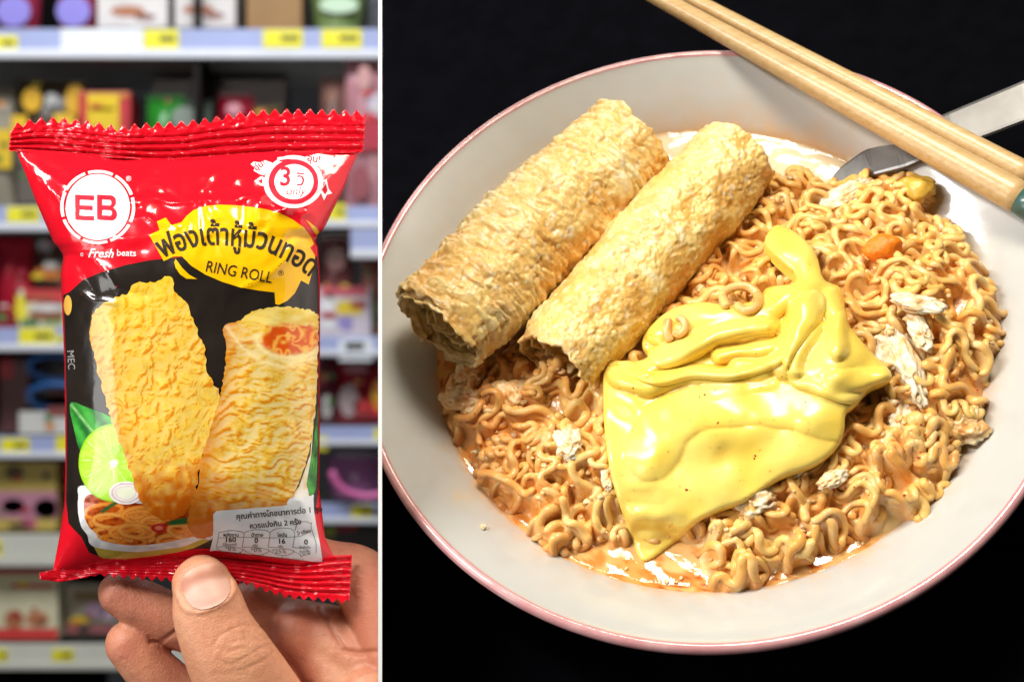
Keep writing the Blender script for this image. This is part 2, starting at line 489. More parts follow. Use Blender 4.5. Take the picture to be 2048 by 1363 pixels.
def ring(cx, cy, rx, ry, n=64, a0=0, a1=2 * math.pi, closed=True):
    return [(cx + rx * math.cos(a0 + (a1 - a0) * k / (n if closed else n - 1)), cy + ry * math.sin(a0 + (a1 - a0) * k / (n if closed else n - 1))) for k in range(n)]
def arcband(cx, cy, r0x, r0y, r1x, r1y, a0, a1, n=14):
    return ring(cx, cy, r1x, r1y, n, a0, a1, False) + ring(cx, cy, r0x, r0y, n, a0, a1, False)[::-1]

Z1 = lambda x, y: (x * 0.3711, 200 + y * 0.3711)
Z2 = lambda x, y: (100 + x * 0.4842, 540 + y * 0.4842)
Z3 = lambda x, y: (60 + x * 0.3418, 960 + y * 0.3418)
Z4 = lambda x, y: (270 + x * 0.2348, 300 + y * 0.2348)
Z5 = lambda x, y: (400 + x * 0.1907, 960 + y * 0.1907)
def ZP(f, pts): return [f(*p) for p in pts]

# black field
yy = [580, 640, 734, 830, 927, 1005, 1040, 1082, 1100]
field = [(140, 583), (165, 560), (200, 545), (250, 530), (300, 520), (360, 514), (450, 510), (540, 509), (634, 512)]
field += [(Rx(y) - 2, y) for y in (540, 600, 700, 800, 900, 970)] + [(636, 990), (630, 1030), (600, 1100), (400, 1096), (300, 1108), (250, 1113), (200, 1110)]
field += ZP(Z3, [(420, 452), (345, 420), (320, 370), (300, 330), (260, 290), (225, 250)]) + [(Lx(y) + 3, y) for y in (1000, 900, 800, 700, 620, 590)]
decal('black_panel', field, M_blk, 0, 5)
decal('almond_mark', ring(135.5, 610, 8, 20, 24), mat('pale_gold_ink', color=(0.75, 0.42, 0.07), **film), 1)

# round badge
bc = (195.5, 414)
decal('logo_badge', ring(bc[0], bc[1], 64, 66), M_wht, 1)
for k in range(8):
    a0 = math.radians(-108 + 45 * k + 2.5); a1 = math.radians(-108 + 45 * (k + 1) - 2.5)
    decal('badge_ring_segment', arcband(bc[0], bc[1] , 68.5, 65.5 + 3, 75, 74, a0, a1), M_wht, 1)
def gl(pts, ox, oy, sx, sy): return [(ox + x * sx + y * 0 - y * 0.0, oy + y * sy + x * 2.0) for x, y in pts]
Eg = [(0, 0), (1, 0), (1, .18), (.24, .18), (.24, .41), (.92, .41), (.92, .59), (.24, .59), (.24, .82), (1, .82), (1, 1), (0, 1)]
decal('badge_letter', gl(Eg, 150, 389, 38, 50), M_redink, 4)
Bg = [(0, 0), (.72, 0), (.92, .08), (.97, .25), (.92, .40), (.80, .48), (.95, .56), (1, .75), (.93, .92), (.74, 1), (0, 1)]
h1 = [(.25, .18), (.66, .18), (.72, .25), (.72, .34), (.66, .41), (.25, .41)]; h2 = [(.25, .59), (.68, .59), (.75, .66), (.75, .75), (.68, .82), (.25, .82)]
Bg = [(0, 0), (.70, 0), (.82, .03), (.91, .10), (.95, .22), (.93, .34), (.86, .43), (.78, .48), (.88, .53), (.96, .61), (1, .74), (.97, .86), (.89, .95), (.76, 1), (0, 1)]
decal('badge_letter', gl(Bg, 194, 389, 40, 50), M_redink, 4, holes=[gl(h1, 194, 389, 40, 50), gl(h2, 194, 389, 40, 50)])
writing('registered_mark', '®', 14, (252, 362), M_wht, 1)
writing('brand_lettering', 'e', 15, (160, 512), M_wht, 1)
writing('brand_lettering', 'Fresh', 25, (175, 514), M_wht, 1, bold=0.4, shear=0.35, sx=0.92, rot=0.02)
writing('brand_lettering', 'beats', 18.5, (233, 511), M_wht, 1, bold=0.15, rot=0.03)

# speech bubble
bub = ZP(Z4, [(120, 722), (210, 682), (186, 608), (262, 575), (310, 640), (395, 615), (440, 560), (500, 510), (600, 475), (720, 465), (860, 470), (1000, 485), (1120, 505), (1230, 535), (1340, 590), (1440, 660), (1500, 740), (1525, 800), (1490, 830), (1535, 900), (1530, 960), (1480, 1145), (1415, 1110), (1360, 1220), (1300, 1280), (1225, 1318), (1195, 1310), (1190, 1212), (1050, 1195), (900, 1170), (740, 1120), (600, 1060), (480, 985), (400, 905), (330, 905), (245, 945)])
decal('speech_bubble', bub, M_yel, 1, 5)
decal('speech_bubble_tail', ZP(Z4, [(345, 925), (400, 1000), (460, 1060), (530, 1098), (440, 1095), (385, 1060), (345, 1000), (335, 955)]), M_yel, 1)
decal('speech_bubble_tail', ZP(Z4, [(1455, 592), (1500, 625), (1550, 665), (1572, 700), (1545, 722), (1520, 690), (1490, 640)]), M_yel, 1)
base = ZP(Z4, [(225, 935), (270, 900), (340, 872), (420, 846), (540, 815), (700, 803), (880, 815), (1060, 838), (1170, 880), (1290, 940), (1390, 1000), (1500, 1085)])
bp = smooth_poly(base, 8, closed=False)
bs = np.concatenate([[0], np.cumsum(np.hypot(*np.diff(bp, axis=0).T))])
def warp_title(x, y, scale=[1.0], x0=0):
    s = x * scale[0] + 6
    px, py = np.interp(s, bs, bp[:, 0]), np.interp(s, bs, bp[:, 1])
    e = 14; qx, qy = np.interp(s + e, bs, bp[:, 0]) - np.interp(s - e, bs, bp[:, 0]), np.interp(s + e, bs, bp[:, 1]) - np.interp(s - e, bs, bp[:, 1])
    L = math.hypot(qx, qy) + 1e-9; nx, ny = -qy / L, qx / L
    return px + nx * y * 1.0 - y * -0.04, py + ny * y
TITLE = 'ฟองเต้าหู้ม้วนทอด'
bm = text_flat(TITLE, 62, 1.6); wdt = max(v.co.x for v in bm.verts); bm.free()
k = (bs[-1] - 10) / wdt
writing('thai_title', TITLE, 62, (0, 0), M_dark, 3.5, bold=1.25, warp=lambda x, y: warp_title(x * k, y * 0.95), step=5)
writing('ring_roll_lettering', 'RING ROLL', 32, (409, 542), M_dark, 3.5, rot=0.175, sx=0.84, shear=0.05, bold=0.1)
writing('registered_mark', '®', 15, (556, 550), M_dark, 2, rot=0.1)

# stopwatch emblem
sx_, sy_ = Z4(1350, 270)
decal('stopwatch_emblem', [(sx_ + 59 * math.cos(a) * (1 + 0.03 * math.sin(3 * a)), sy_ + 53 * math.sin(a)) for a in np.linspace(0, 2 * np.pi, 60, endpoint=False)], M_wht, 1)
decal('stopwatch_ring', ring(sx_, sy_, 50, 45), M_redink, 2)
decal('stopwatch_face', ring(sx_ + 1, sy_, 39, 35), M_wht, 3)
decal('stopwatch_button', ZP(Z4, [(1205, 100), (1215, 62), (1300, 55), (1395, 65), (1400, 105), (1370, 112), (1372, 140), (1250, 140), (1255, 108)]), M_wht, 1)
decal('stopwatch_button', ZP(Z4, [(1230, 85), (1300, 75), (1380, 85), (1378, 97), (1330, 97), (1332, 135), (1285, 135), (1283, 97), (1232, 97)]), M_redink, 2)
decal('shout_mark', ZP(Z4, [(985, 120), (1010, 100), (1060, 105), (1110, 88), (1170, 110), (1160, 145), (1120, 190), (1100, 215), (1060, 205), (1010, 175), (1020, 150)]), M_wht, 1)
decal('shout_mark', ZP(Z4, [(1450, 60), (1490, 45), (1560, 30), (1690, 50), (1685, 90), (1640, 150), (1590, 145), (1470, 110), (1435, 95)]), M_wht, 1)
writing('shout_lettering', 'อุ่น!', 17, Z4(1030, 178), M_redink, 2, rot=-0.62, bold=0.4)
writing('shout_lettering', 'อุ่น!', 19, Z4(1462, 92), M_redink, 2, rot=0.13, bold=0.4)
decal('arrow_mark', ZP(Z4, [(1015, 265), (1070, 225), (1110, 235), (1110, 310), (1060, 300)]), M_wht, 1)
decal('arrow_mark', ZP(Z4, [(1045, 262), (1085, 242), (1085, 290)]), M_redink, 2)
decal('spark_mark', ZP(Z4, [(1570, 330), (1610, 300), (1630, 240), (1650, 330), (1680, 370), (1635, 380), (1610, 430), (1590, 380)]), M_wht, 1)
decal('spark_mark', ZP(Z4, [(1592, 338), (1625, 285), (1640, 345), (1620, 380)]), M_redink, 2)
writing('stopwatch_lettering', '3', 54, Z4(1225, 300), M_redink, 4, bold=0.9, rot=0.03, sx=0.95)
writing('stopwatch_lettering', 'วิ', 36, Z4(1372, 300), M_redink, 4, bold=0.4, rot=0.05)
writing('stopwatch_lettering', 'only', 23, Z4(1280, 382), M_redink, 4, bold=0.15, shear=0.3, rot=-0.02)

# printed fried rolls
R1 = ZP(Z2, [(165, 235), (185, 165), (270, 110), (320, 95), (350, 55), (430, 50), (500, 25), (520, 90), (570, 150), (600, 230), (640, 330), (655, 430), (700, 520), (680, 640), (640, 740), (610, 860), (600, 920), (560, 1000), (480, 1030), (410, 1000), (370, 950), (345, 880), (330, 820), (290, 720), (250, 600), (220, 500), (190, 380), (170, 300)])
R2 = ZP(Z2, [(718, 235), (780, 208), (850, 165), (960, 153), (1060, 163), (1106, 190), (1108, 300), (1103, 470), (1090, 620), (1060, 780), (1020, 890), (985, 960), (900, 1000), (700, 1010), (665, 1095), (600, 1100), (570, 1060), (580, 960), (610, 900), (620, 800), (650, 700), (690, 560), (710, 480), (722, 400), (728, 320)])
def rough_outline(pts, amp=3.0, f=7.0):
    P = smooth_poly(pts, 10)
    Nn = np.roll(P, -1, 0) - np.roll(P, 1, 0); Nn /= np.linalg.norm(Nn, axis=1)[:, None] + 1e-9
    a = amp * vnoise(P[:, 0] / f, P[:, 1] / f)
    return P + np.c_[Nn[:, 1], -Nn[:, 0]] * a[:, None]
def mixc(a, b, t): t = np.clip(t, 0, 1)[..., None]; return np.array(a) * (1 - t) + np.array(b) * t
def lit(hf, x, y, e=1.6, k=1.0, L=(-0.45, -0.55, 0.7)):
    gx = (hf(x + e, y) - hf(x - e, y)) / (2 * e) * k; gy = (hf(x, y + e) - hf(x, y - e)) / (2 * e) * k
    n = np.stack([-gx, -gy, np.ones_like(gx)], -1); n /= np.linalg.norm(n, axis=-1)[..., None]
    L = np.array(L); L = L / np.linalg.norm(L)
    return n @ L
def blis(x, y, sc_, seed, st=(1, 1)):
    xx = x + 9 * vnoise(x / 22 + seed, y / 22); yy = y + 9 * vnoise(x / 22, y / 22 + seed)
    f1, f2, c = voro(xx / sc_ / st[0] + seed * 3.1, yy / sc_ / st[1] + seed)
    g1, g2, c2 = voro(xx / sc_ * 2.6 / st[0] + seed, yy / sc_ * 2.6 / st[1] + 5)
    e1 = sstep(0, 0.7, f2 - f1); e2 = sstep(0, 0.6, g2 - g1)
    return e1 * (0.45 + c) * sc_ * 0.26 * (1 - 0.5 * f1 * f1) + e2 * (0.3 + c2) * sc_ * 0.09
def roll_col(axis0, axis1, R, sc_, st, seed, pale):
    ax = np.array(axis1, float) - np.array(axis0); Ln = np.linalg.norm(ax); ax /= Ln
    nx = np.array([-ax[1], ax[0]])
    def f(x, y):
        dx, dy = x - axis0[0], y - axis0[1]
        s = (dx * ax[0] + dy * ax[1]) / Ln; q = (dx * nx[0] + dy * nx[1]) / R
        th = math.atan2(ax[1], ax[0])
        def hf(X_, Y_):
            a = (X_ - axis0[0]) * ax[0] + (Y_ - axis0[1]) * ax[1]; b = (X_ - axis0[0]) * nx[0] + (Y_ - axis0[1]) * nx[1]
            r = blis(a, b, sc_, seed, st)
            if pale: r = 0.5 * r + 9.0 * np.abs(vnoise(a / 20 + 1.2 * vnoise(a / 30, b / 30) - 0.5 * (b / 95) ** 2, b / 55 + seed)) + 3.5 * np.abs(vnoise(a / 9 + b / 60, b / 22, 4))
            return r + 2.0 * fbm(a / 12, b / 12, seed, 3)
        l = lit(hf, x, y, 1.5, 0.85)
        hh = hf(x, y); hh = (hh - hh.min()) / (hh.max() - hh.min() + 1e-9)
        l = np.clip((l - 0.62) * 1.5 + 0.62, 0, 1); c = mixc((0.78, 0.30, 0.015), (0.99, 0.72, 0.10), (l - 0.15) / 0.45)
        c = mixc(c, (1.0, 0.86, 0.42) if pale else (0.98, 0.76, 0.22), (l - 0.66) / 0.26)
        c = mixc(c, (1.0, 0.70, 0.01), (0.25 - s) * 2.2 * (0 if pale else 1))
        c = mixc(c, (0.72, 0.16, 0.004), (s - 0.74) * 4.6 + 0.35 * vnoise(x / 12, y / 12))
        side = np.clip(q, 0, 1) ** 3
        c = mixc(c, (0.74, 0.22, 0.01), side * (0.75 if pale else 0.45))
        c = c * (0.80 + 0.25 * hh)[..., None]
        if pale:
            e = ((x - 580) / 58) ** 2 + ((y - 676) / 34) ** 2
            swirl = 0.5 + 0.5 * np.sin(9 * np.sqrt(e) + 3 * np.arctan2(y - 683, x - 585) + 3 * vnoise(x / 9, y / 9))
            inner = mixc((0.75, 0.10, 0.005), (0.98, 0.55, 0.10), swirl ** 2)
            c = mixc(c, inner, sstep(1.25, 0.75, e + 0.3 * vnoise(x / 10, y / 10))); c = mixc(c, (1.0, 0.93, 0.55), np.exp(-((np.sqrt(e) - 1.15) / 0.14) ** 2) * (y > 668) * 0.8)
            t = sstep(655, 640, y - 6 * vnoise(x / 20, y / 9)) * sstep(470, 500, x)
            c = mixc(c, mixc((0.80, 0.62, 0.03), (0.98, 0.90, 0.35), 0.5 + 0.5 * vnoise(x / 22, y / 12)), t * 0.8)
            c = mixc(c, (1.0, 0.95, 0.6), np.exp(-segdist(x, y, [(455, 655), (480, 690), (520, 722), (570, 735), (635, 712)]) / 5) * 0.7)
        return np.clip(c * np.array([1.0, 0.90, 0.75]), 0, 1) * 0.95
    return f
decal('printed_roll', rough_outline(R1, 3.5), M_prt, 3, 2.5, colf=roll_col((275, 560), (365, 1030), 105, 21, (1.5, 1.2), 1.0, False))
decal('printed_roll', rough_outline(R2, 2.5, 5), M_prt, 3.4, 2.5, colf=roll_col((560, 620), (480, 1070), 95, 17, (0.8, 2.2), 4.0, True))

# leaf, lime, onion, broth bowl, noodles of the printed picture
def leafc(x, y):
    v = np.exp(-segdist(x, y, [(142, 808), (175, 850), (205, 885)]) / 1.6)
    return mixc(mixc((0.01, 0.13, 0.02), (0.06, 0.40, 0.05), 0.5 + 0.5 * np.sin((x * 0.8 - y * 0.5) / 5) + 0.3 * vnoise(x / 9, y / 9)), (0.35, 0.75, 0.25), v)
decal('printed_leaf', ZP(Z2, [(83, 550), (150, 565), (250, 605), (290, 650), (200, 700), (150, 740), (123, 742), (100, 660)]), M_prt, 2, 4, sm=True, colf=leafc)
decal('printed_leaf', ZP(Z2, [(1108, 560), (1108, 700), (1100, 900), (1075, 950), (1060, 870), (1085, 740)]), M_prt, 1, 4, colf=leafc)
def limec(x, y):
    X_, Y_ = x - 227, y - 926; r = np.hypot(X_ / 70, Y_ / 78); a = np.arctan2(Y_, X_)
    spoke = np.abs(((a / (2 * np.pi) * 11 + 0.3) % 1) - 0.5) * 2
    c = mixc((0.36, 0.74, 0.01), (0.55, 0.90, 0.10), 0.5 + 0.5 * vnoise(a * 14, r * 3) + 0.3 * vnoise(x / 4, y / 4))
    c = mixc(c, (0.72, 0.95, 0.38), sstep(0.90, 0.99, spoke) * (r < 0.9))
    c = mixc(c, (0.95, 1.0, 0.80), sstep(0.14, 0.07, r * (1 + 0.3 * vnoise(a * 3, 0 * a))))
    c = mixc(c, (0.30, 0.62, 0.01), sstep(0.93, 0.98, r))
    return c
trayo = ZP(Z3, [(300, 30), (282, 100), (282, 190), (300, 270), (335, 320), (350, 370), (400, 395), (500, 410), (620, 418), (760, 405), (900, 385), (1000, 345), (1070, 335), (1080, 200), (800, 100), (500, 60)])
def goldc(x, y): return mixc((0.45, 0.32, 0.02), (0.80, 0.62, 0.10), 0.5 + 0.5 * vnoise(x / 30, y / 9))
decal('printed_saucer', ZP(Z3, [(345, 330), (400, 440), (430, 456), (560, 460), (740, 440), (860, 420), (960, 395), (1065, 345), (1060, 250), (700, 300)]), M_prt, 0.5, 6, colf=goldc)
decal('printed_bowl', trayo, M_prt, 1, 5, sm=True, colf=lambda x, y: mixc((0.60, 0.62, 0.68), (0.92, 0.90, 0.86), 0.6 + 0.5 * vnoise(x / 16, y / 8)))
decal('printed_bowl_side', ZP(Z2, [(1090, 600), (1075, 760), (1030, 890), (980, 960), (1075, 950), (1060, 880), (1080, 760)]), M_prt, 1, 6, colf=lambda x, y: mixc((0.8, 0.6, 0.2), (0.9, 0.88, 0.8), 0.5 + vnoise(x / 9, y / 9)))
strands = []
rs = random.Random(5)
for i in range(30):
    cx, cy = rs.uniform(205, 400), rs.uniform(1018, 1086)
    a = rs.uniform(-0.6, 0.6); R_ = rs.uniform(9, 26)
    strands.append([(cx + R_ * math.cos(t) * (1.5), cy + R_ * 0.55 * math.sin(t) + a * R_ * math.cos(t) * 0.5) for t in np.linspace(rs.uniform(0, 3), rs.uniform(4, 8), 14)])
def noodc(x, y):
    c = mixc((0.30, 0.03, 0.002), (0.66, 0.14, 0.01), 0.5 + 0.6 * vnoise(x / 8, y / 6))
    for i, s in enumerate(strands):
        d = segdist(x, y, s) / 4.6
        t = np.sqrt(np.clip(1 - d * d, 0, 1)); v = (i % 5) / 5
        cc = mixc((0.50, 0.08, 0.004), (0.98, 0.36 + 0.22 * v, 0.04 + 0.10 * v), t)
        c = np.where((d < 1)[:, None], cc, c)
    e = ((x - 318) / 17) ** 2 + ((y - 1055) / 9) ** 2
    c = mixc(c, (0.62, 0.02, 0.03), sstep(1.2, 0.7, e)); c = mixc(c, (0.90, 0.35, 0.2), sstep(0.35, 0.1, e))
    for p in ([(205, 1022), (222, 1010), (232, 1005)], [(345, 1042), (375, 1038)], [(340, 1046), (372, 1044)]):
        c = mixc(c, (0.02, 0.16, 0.04), np.exp(-(segdist(x, y, p) / 4) ** 4))
    return c * np.array([0.9, 0.72, 0.6])
decal('printed_noodles', ZP(Z3, [(330, 90), (318, 200), (345, 270), (385, 310), (410, 345), (500, 370), (620, 380), (760, 368), (880, 345), (960, 330), (1070, 320), (1080, 190), (800, 150), (600, 130), (450, 90)]), M_prt, 2, 2.5, sm=True, colf=noodc)
decal('printed_lime', ring(227, 925, 70, 78, 60), M_prt, 2.5, 2.5, colf=limec)
def onionc(x, y):
    r = np.hypot((x - 252) / 34, (y - 985) / 23) + 0.05 * vnoise(x / 9, y / 9)
    c = mixc((0.80, 0.86, 0.60), (0.95, 0.93, 0.88), r)
    c = mixc(c, (0.62, 0.25, 0.42), np.exp(-((r - 0.82) / 0.05) ** 2) * 0.8); return mixc(c, (0.7, 0.4, 0.5), np.exp(-((r - 0.6) / 0.04) ** 2) * 0.6)
decal('printed_onion', ring(252, 985, 34, 23, 40), M_prt, 2.9, 2.5, colf=onionc)
writing('side_lettering', 'MEC', 20, (134, 700), mat('grey_print', color=(0.35, 0.33, 0.32), **film), 1, rot=1.5)

# nutrition label
lab = smooth_poly(ZP(Z5, [(165, 330), (200, 318), (500, 295), (880, 262), (910, 235), (940, 190), (1010, 178), (1100, 172), (1160, 160), (1192, 150), (1190, 210), (1200, 340), (1225, 500), (1255, 650), (1275, 780), (1280, 830), (1240, 855), (900, 815), (500, 770), (180, 735), (115, 742), (108, 720), (135, 600), (140, 430), (140, 360)]), 5)
decal('nutrition_label', lab, M_wht, 5, 5)
label_o = bpy.data.objects['nutrition_label']
def lw(a, b, px, py):
    """label rows sink towards the crease at the right"""
    return px, py
writing('label_lettering', 'คุณค่าทางโภชนาการต่อ 1 ถุง', 15.5, Z5(378, 408), M_dark, 6, rot=-0.09, bold=0.25, sx=0.98, step=5, parent=label_o)
writing('label_lettering', 'ควรแบ่งกิน 2 ครั้ง', 14.5, Z5(520, 505), M_dark, 6, rot=-0.09, bold=0.25, sx=1.0, step=5, parent=label_o)
def stroke(pts, w_):
    P = smooth_poly(pts, 8, closed=False); T = np.gradient(P, axis=0); T /= np.linalg.norm(T, axis=1)[:, None]
    Nn = np.c_[-T[:, 1], T[:, 0]] * w_ / 2
    return np.vstack([P + Nn, (P - Nn)[::-1]])
cols = [(195, 465), (465, 735), (735, 995), (995, 1170)]
for i, (a, b) in enumerate(cols):
    t0 = 545 - (0 if i < 3 else 10); top = [525, 515, 498, 432][i]
    arc = [(a, t0 if i < 3 else 530), (a + (b - a) * .2, top + 12), ((a + b) / 2 + (0 if i < 3 else 40), top), (b - (b - a) * .15, top + 10), (b, 552 if i < 3 else 455)]
    decal('table_line', stroke(ZP(Z5, arc), 1.0), M_grey, 6, 5, parent=label_o)
    decal('table_line', stroke(ZP(Z5, [(a, 550), (a - 8, 620), (a - 24, 700)]), 1.0), M_grey, 6, 5, parent=label_o)
    decal('table_line', stroke(ZP(Z5, [(a - 24, 700), (a + 90, 690 + i * 8), (b - 30, 715 + i * 8), (b - 20, 740 + i * 8), (b - 110, 775 + i * 6), (a + 60, 755 + i * 8), (a - 24, 712 + i * 8)]), 0.9), M_grey, 6, 5, parent=label_o)
decal('table_line', stroke(ZP(Z5, [(1170, 440), (1168, 500), (1215, 650), (1218, 760)]), 1.0), M_grey, 6, 5, parent=label_o)
decal('table_line', stroke(ZP(Z5, [(195, 602), (465, 596), (735, 602), (995, 590), (1090, 570), (1165, 520)]), 0.9), M_grey, 6, 5, parent=label_o)
rows = [('พลังงาน', '160', 'กิโลแคลอรี', '*8%'), ('น้ำตาล', '0', 'กรัม', '*0%'), ('ไขมัน', '16', 'กรัม', '*25%'), ('โซเดียม', '0', 'มิลลิกรัม', '*0%')]
cxs = [(325, 318, 312, 320), (600, 590, 578, 590), (862, 855, 845, 830), (1095, 1112, 1100, 1100)]
for i, (r, cx) in enumerate(zip(rows, cxs)):
    dy = 0 if i < 3 else -30
    writing('label_lettering', r[0], 9.5, Z5(cx[0], 588 + dy), M_dark, 6, bold=0.2, align='CENTER', step=5, rot=-0.25 if i == 3 else 0, parent=label_o)
    writing('label_lettering', r[1], 14, Z5(cx[1], 645 + i * 8), M_dark, 6, bold=0.35, align='CENTER', step=5, sx=1.1, parent=label_o)
    writing('label_lettering', r[2], 6.5, Z5(cx[2], 682 + i * 10), M_grey, 6, bold=0.1, align='CENTER', step=5, parent=label_o)
    writing('label_lettering', r[3], 12, Z5(cx[3], 735 + i * 14), M_grey, 6, align='CENTER', step=5, sx=1.15, parent=label_o)
writing('label_lettering', '*คิดเป็นร้อยละของปริมาณสูงสุดที่บริโภคได้ต่อวัน', 6.5, Z5(330, 775), M_grey, 6, rot=0.10, step=5, sx=1.2, parent=label_o)
# ================================================================ LEFT: the hand
M_skin = mat('skin', attr='Col', rough=0.42, spec=0.4, sss=0.12, sss_r=(1, .35, .2), sss_s=0.002, ramp=[(0.3, (0.93, 0.90, 0.88)), (0.7, (1, 1, 1))], scale=500, bump=0.5, bscale=1700, bdist=0.0004)
M_nail = mat('nail', ramp=shade((0.80, 0.50, 0.43), 0.05), rough=0.26, spec=0.5, coat=0.3, scale=200)
def chain(pts, n=26, fl=1.0):
    """px, py, d, radius"""
    P = smooth_poly([p[:3] for p in pts], 8, closed=False) if False else None
    Q = []; m = len(pts); A_ = np.array(pts, float)
    for i in range(m - 1):
        p0, p1, p2, p3 = A_[max(i - 1, 0)], A_[i], A_[i + 1], A_[min(i + 2, m - 1)]
        for k in range(8):
            t = k / 8
            Q.append(0.5 * ((2 * p1) + (p2 - p0) * t + (2 * p0 - 5 * p1 + 4 * p2 - p3) * t * t + (3 * p1 - p0 - 3 * p2 + p3) * t ** 3))
    Q.append(A_[-1]); Q = np.array(Q)
    C = W(Q[:, 0], Q[:, 1], Q[:, 2]); R = Q[:, 3] * S * (F - Q[:, 2]) / F
    # hemispherical ends
    def capr(c, t, r, sgn):
        return [c + sgn * t * r * math.sin(a) for a in (0.35, 0.7, 1.05, 1.3, 1.5)], [r * math.cos(a) for a in (0.35, 0.7, 1.05, 1.3, 1.5)]
    t0 = C[0] - C[1]; t0 /= np.linalg.norm(t0); t1 = C[-1] - C[-2]; t1 /= np.linalg.norm(t1)
    c0, r0 = capr(C[0], t0, R[0], 1); c1, r1 = capr(C[-1], t1, R[-1], 1)
    P = np.array(c0[::-1] + list(C) + c1); RR = np.array(r0[::-1] + list(R) + r1)
    return tube(P, RR, n, True, fl, up=(0.0, -1.0, 0.15))
def ball(px, py, d, rx, ry, rz):
    bm = bmesh.new(); bmesh.ops.create_icosphere(bm, subdivisions=4, radius=1)
    c = W(px, py, d); V = np.array([v.co[:] for v in bm.verts]) * np.array([rx, rz, ry]) * S + c
    Fc = [[v.index for v in f.verts] for f in bm.faces]; bm.free()
    return V, Fc
HAND = [
    # thumb, in front of the pack
    chain([(403, 1168, 50, 60), (414, 1206, 58, 72), (432, 1262, 66, 78), (462, 1322, 70, 89), (500, 1388, 62, 98), (548, 1470, 40, 108), (600, 1560, 0, 130)], fl=0.78),
    # middle finger, its tip showing at the left under the pack
    chain([(240, 1186, -60, 44), (290, 1212, -66, 50), (370, 1250, -80, 53), (460, 1275, -100, 54), (560, 1318, -120, 60), (660, 1400, -100, 66)]),
    # ring finger below it
    chain([(257, 1288, -64, 47), (300, 1336, -70, 51), (370, 1400, -80, 54), (450, 1480, -80, 58), (560, 1560, -60, 70)]),
    # index finger: knuckle at the right edge, then behind the pack
    chain([(470, 1090, -58, 44), (560, 1100, -66, 50), (650, 1132, -78, 56), (722, 1160, -78, 66), (770, 1232, -64, 74), (800, 1310, -50, 80)]),
    chain([(590, 1262, -96, 60), (640, 1310, -96, 66), (700, 1392, -60, 72)]),
    # heel of the hand
    chain([(745, 1385, -24, 66), (700, 1470, -20, 88), (640, 1560, -20, 110)]),
    chain([(500, 1225, -120, 62), (560, 1260, -125, 70), (660, 1290, -110, 80), (740, 1330, -80, 80)]), ball(600, 1390, -130, 130, 90, 50),
    ball(640, 1520, -70, 130, 120, 70), ball(760, 1420, -60, 90, 120, 60),
]
hv, hf_ = join(HAND)
hm = bpy.data.meshes.new('t'); hm.from_pydata(hv.tolist(), [], hf_); ho = bpy.data.objects.new('t', hm); COL.objects.link(ho)
md = ho.modifiers.new('r', 'REMESH'); md.mode = 'VOXEL'; md.voxel_size = 0.0006
ms = ho.modifiers.new('s', 'SMOOTH'); ms.iterations = 9; ms.factor = 0.5
bpy.context.view_layer.update()
he = bpy.data.meshes.new_from_object(ho.evaluated_get(bpy.context.evaluated_depsgraph_get()))
bpy.data.objects.remove(ho)
HV = np.empty(len(he.vertices) * 3); he.vertices.foreach_get('co', HV); HV = HV.reshape(-1, 3)
HN = np.empty(len(he.vertices) * 3); he.vertices.foreach_get('normal', HN); HN = HN.reshape(-1, 3)
HF = [list(p.vertices) for p in he.polygons]
# back to picture-plane units to lay the creases
tt = (HV[:, 1] + 0.5) / 0.5
hx = HV[:, 0] / (S * tt) + PX; hy = -HV[:, 2] / (S * tt) + PY; hd = -HV[:, 1] / S
Z6 = lambda x, y: (180 + x * 0.2852, 1060 + y * 0.2852)
th = (hd > 20) * 1.0
disp = np.zeros(len(HV)); red = np.zeros(len(HV))
for pts, a, wd in [
    ([(900, 900), (980, 945), (1060, 900), (1150, 850), (1260, 790)], 1.5, 1.9), ([(905, 890), (940, 830), (1010, 780), (1075, 770)], 0.9, 2.0),
    ([(1075, 700), (1090, 760), (1110, 800)], 1.1, 2), ([(1140, 760), (1200, 775), (1270, 745)], 1.0, 2.2), ([(960, 850), (1020, 830), (1090, 815)], 0.9, 2.0),
    ([(870, 800), (900, 740), (990, 690), (1090, 660), (1190, 680)], 1.2, 3), ([(980, 985), (1080, 975), (1200, 920), (1290, 850)], 1.2, 3), ([(880, 1000), (960, 1010), (1100, 1005)], 0.8, 3),
    ([(720, 560), (760, 600), (830, 590)], 0.9, 2.5)]:
    q = segdist(hx, hy, ZP(Z6, pts)); e = np.exp(-(q / wd) ** 2) * th
    disp -= a * e; red += e * a * 0.16
kn = np.hypot((hx - 480) / 66, (hy - 1288) / 44)
disp += th * 3.0 * np.exp(-kn ** 2) + th * 0.9 * vnoise(hx / 16, hy / 6.0, 3) * np.exp(-kn ** 2)
# nail bed: a shallow hollow framed by the fold of skin
NX, NY, NA = 409, 1170, math.radians(-22)
lx = (hx - NX) * math.cos(NA) + (hy - NY) * math.sin(NA); ly = -(hx - NX) * math.sin(NA) + (hy - NY) * math.cos(NA)
nr = (np.abs(lx / 55) ** 2.6 + np.abs((ly) / 46) ** 2.6)
disp += th * (2.6 * np.exp(-((nr - 1.2) / 0.25) ** 2) * sstep(-34, -10, ly) - 1.2 * (nr < 0.95))
for pts, a, wd in [([(695, 1150), (705, 1140), (712, 1128)], 4, 3), ([(640, 1215), (660, 1250), (687, 1297)], 5, 4), ([(690, 1300), (720, 1305), (770, 1300)], 6, 5), ([(300, 1283), (322, 1282), (350, 1262)], 4, 4)]:
    q = segdist(hx, hy, pts); e = np.exp(-(q / wd) ** 2) * (1 - th); disp -= a * e; red += e * 0.5
disp += 0.7 * fbm(hx / 5, hy / 4, hd / 5, 3) + 1.6 * vnoise(hx / 40, hy / 40, hd / 40)
HV2 = HV + HN * disp[:, None] * S
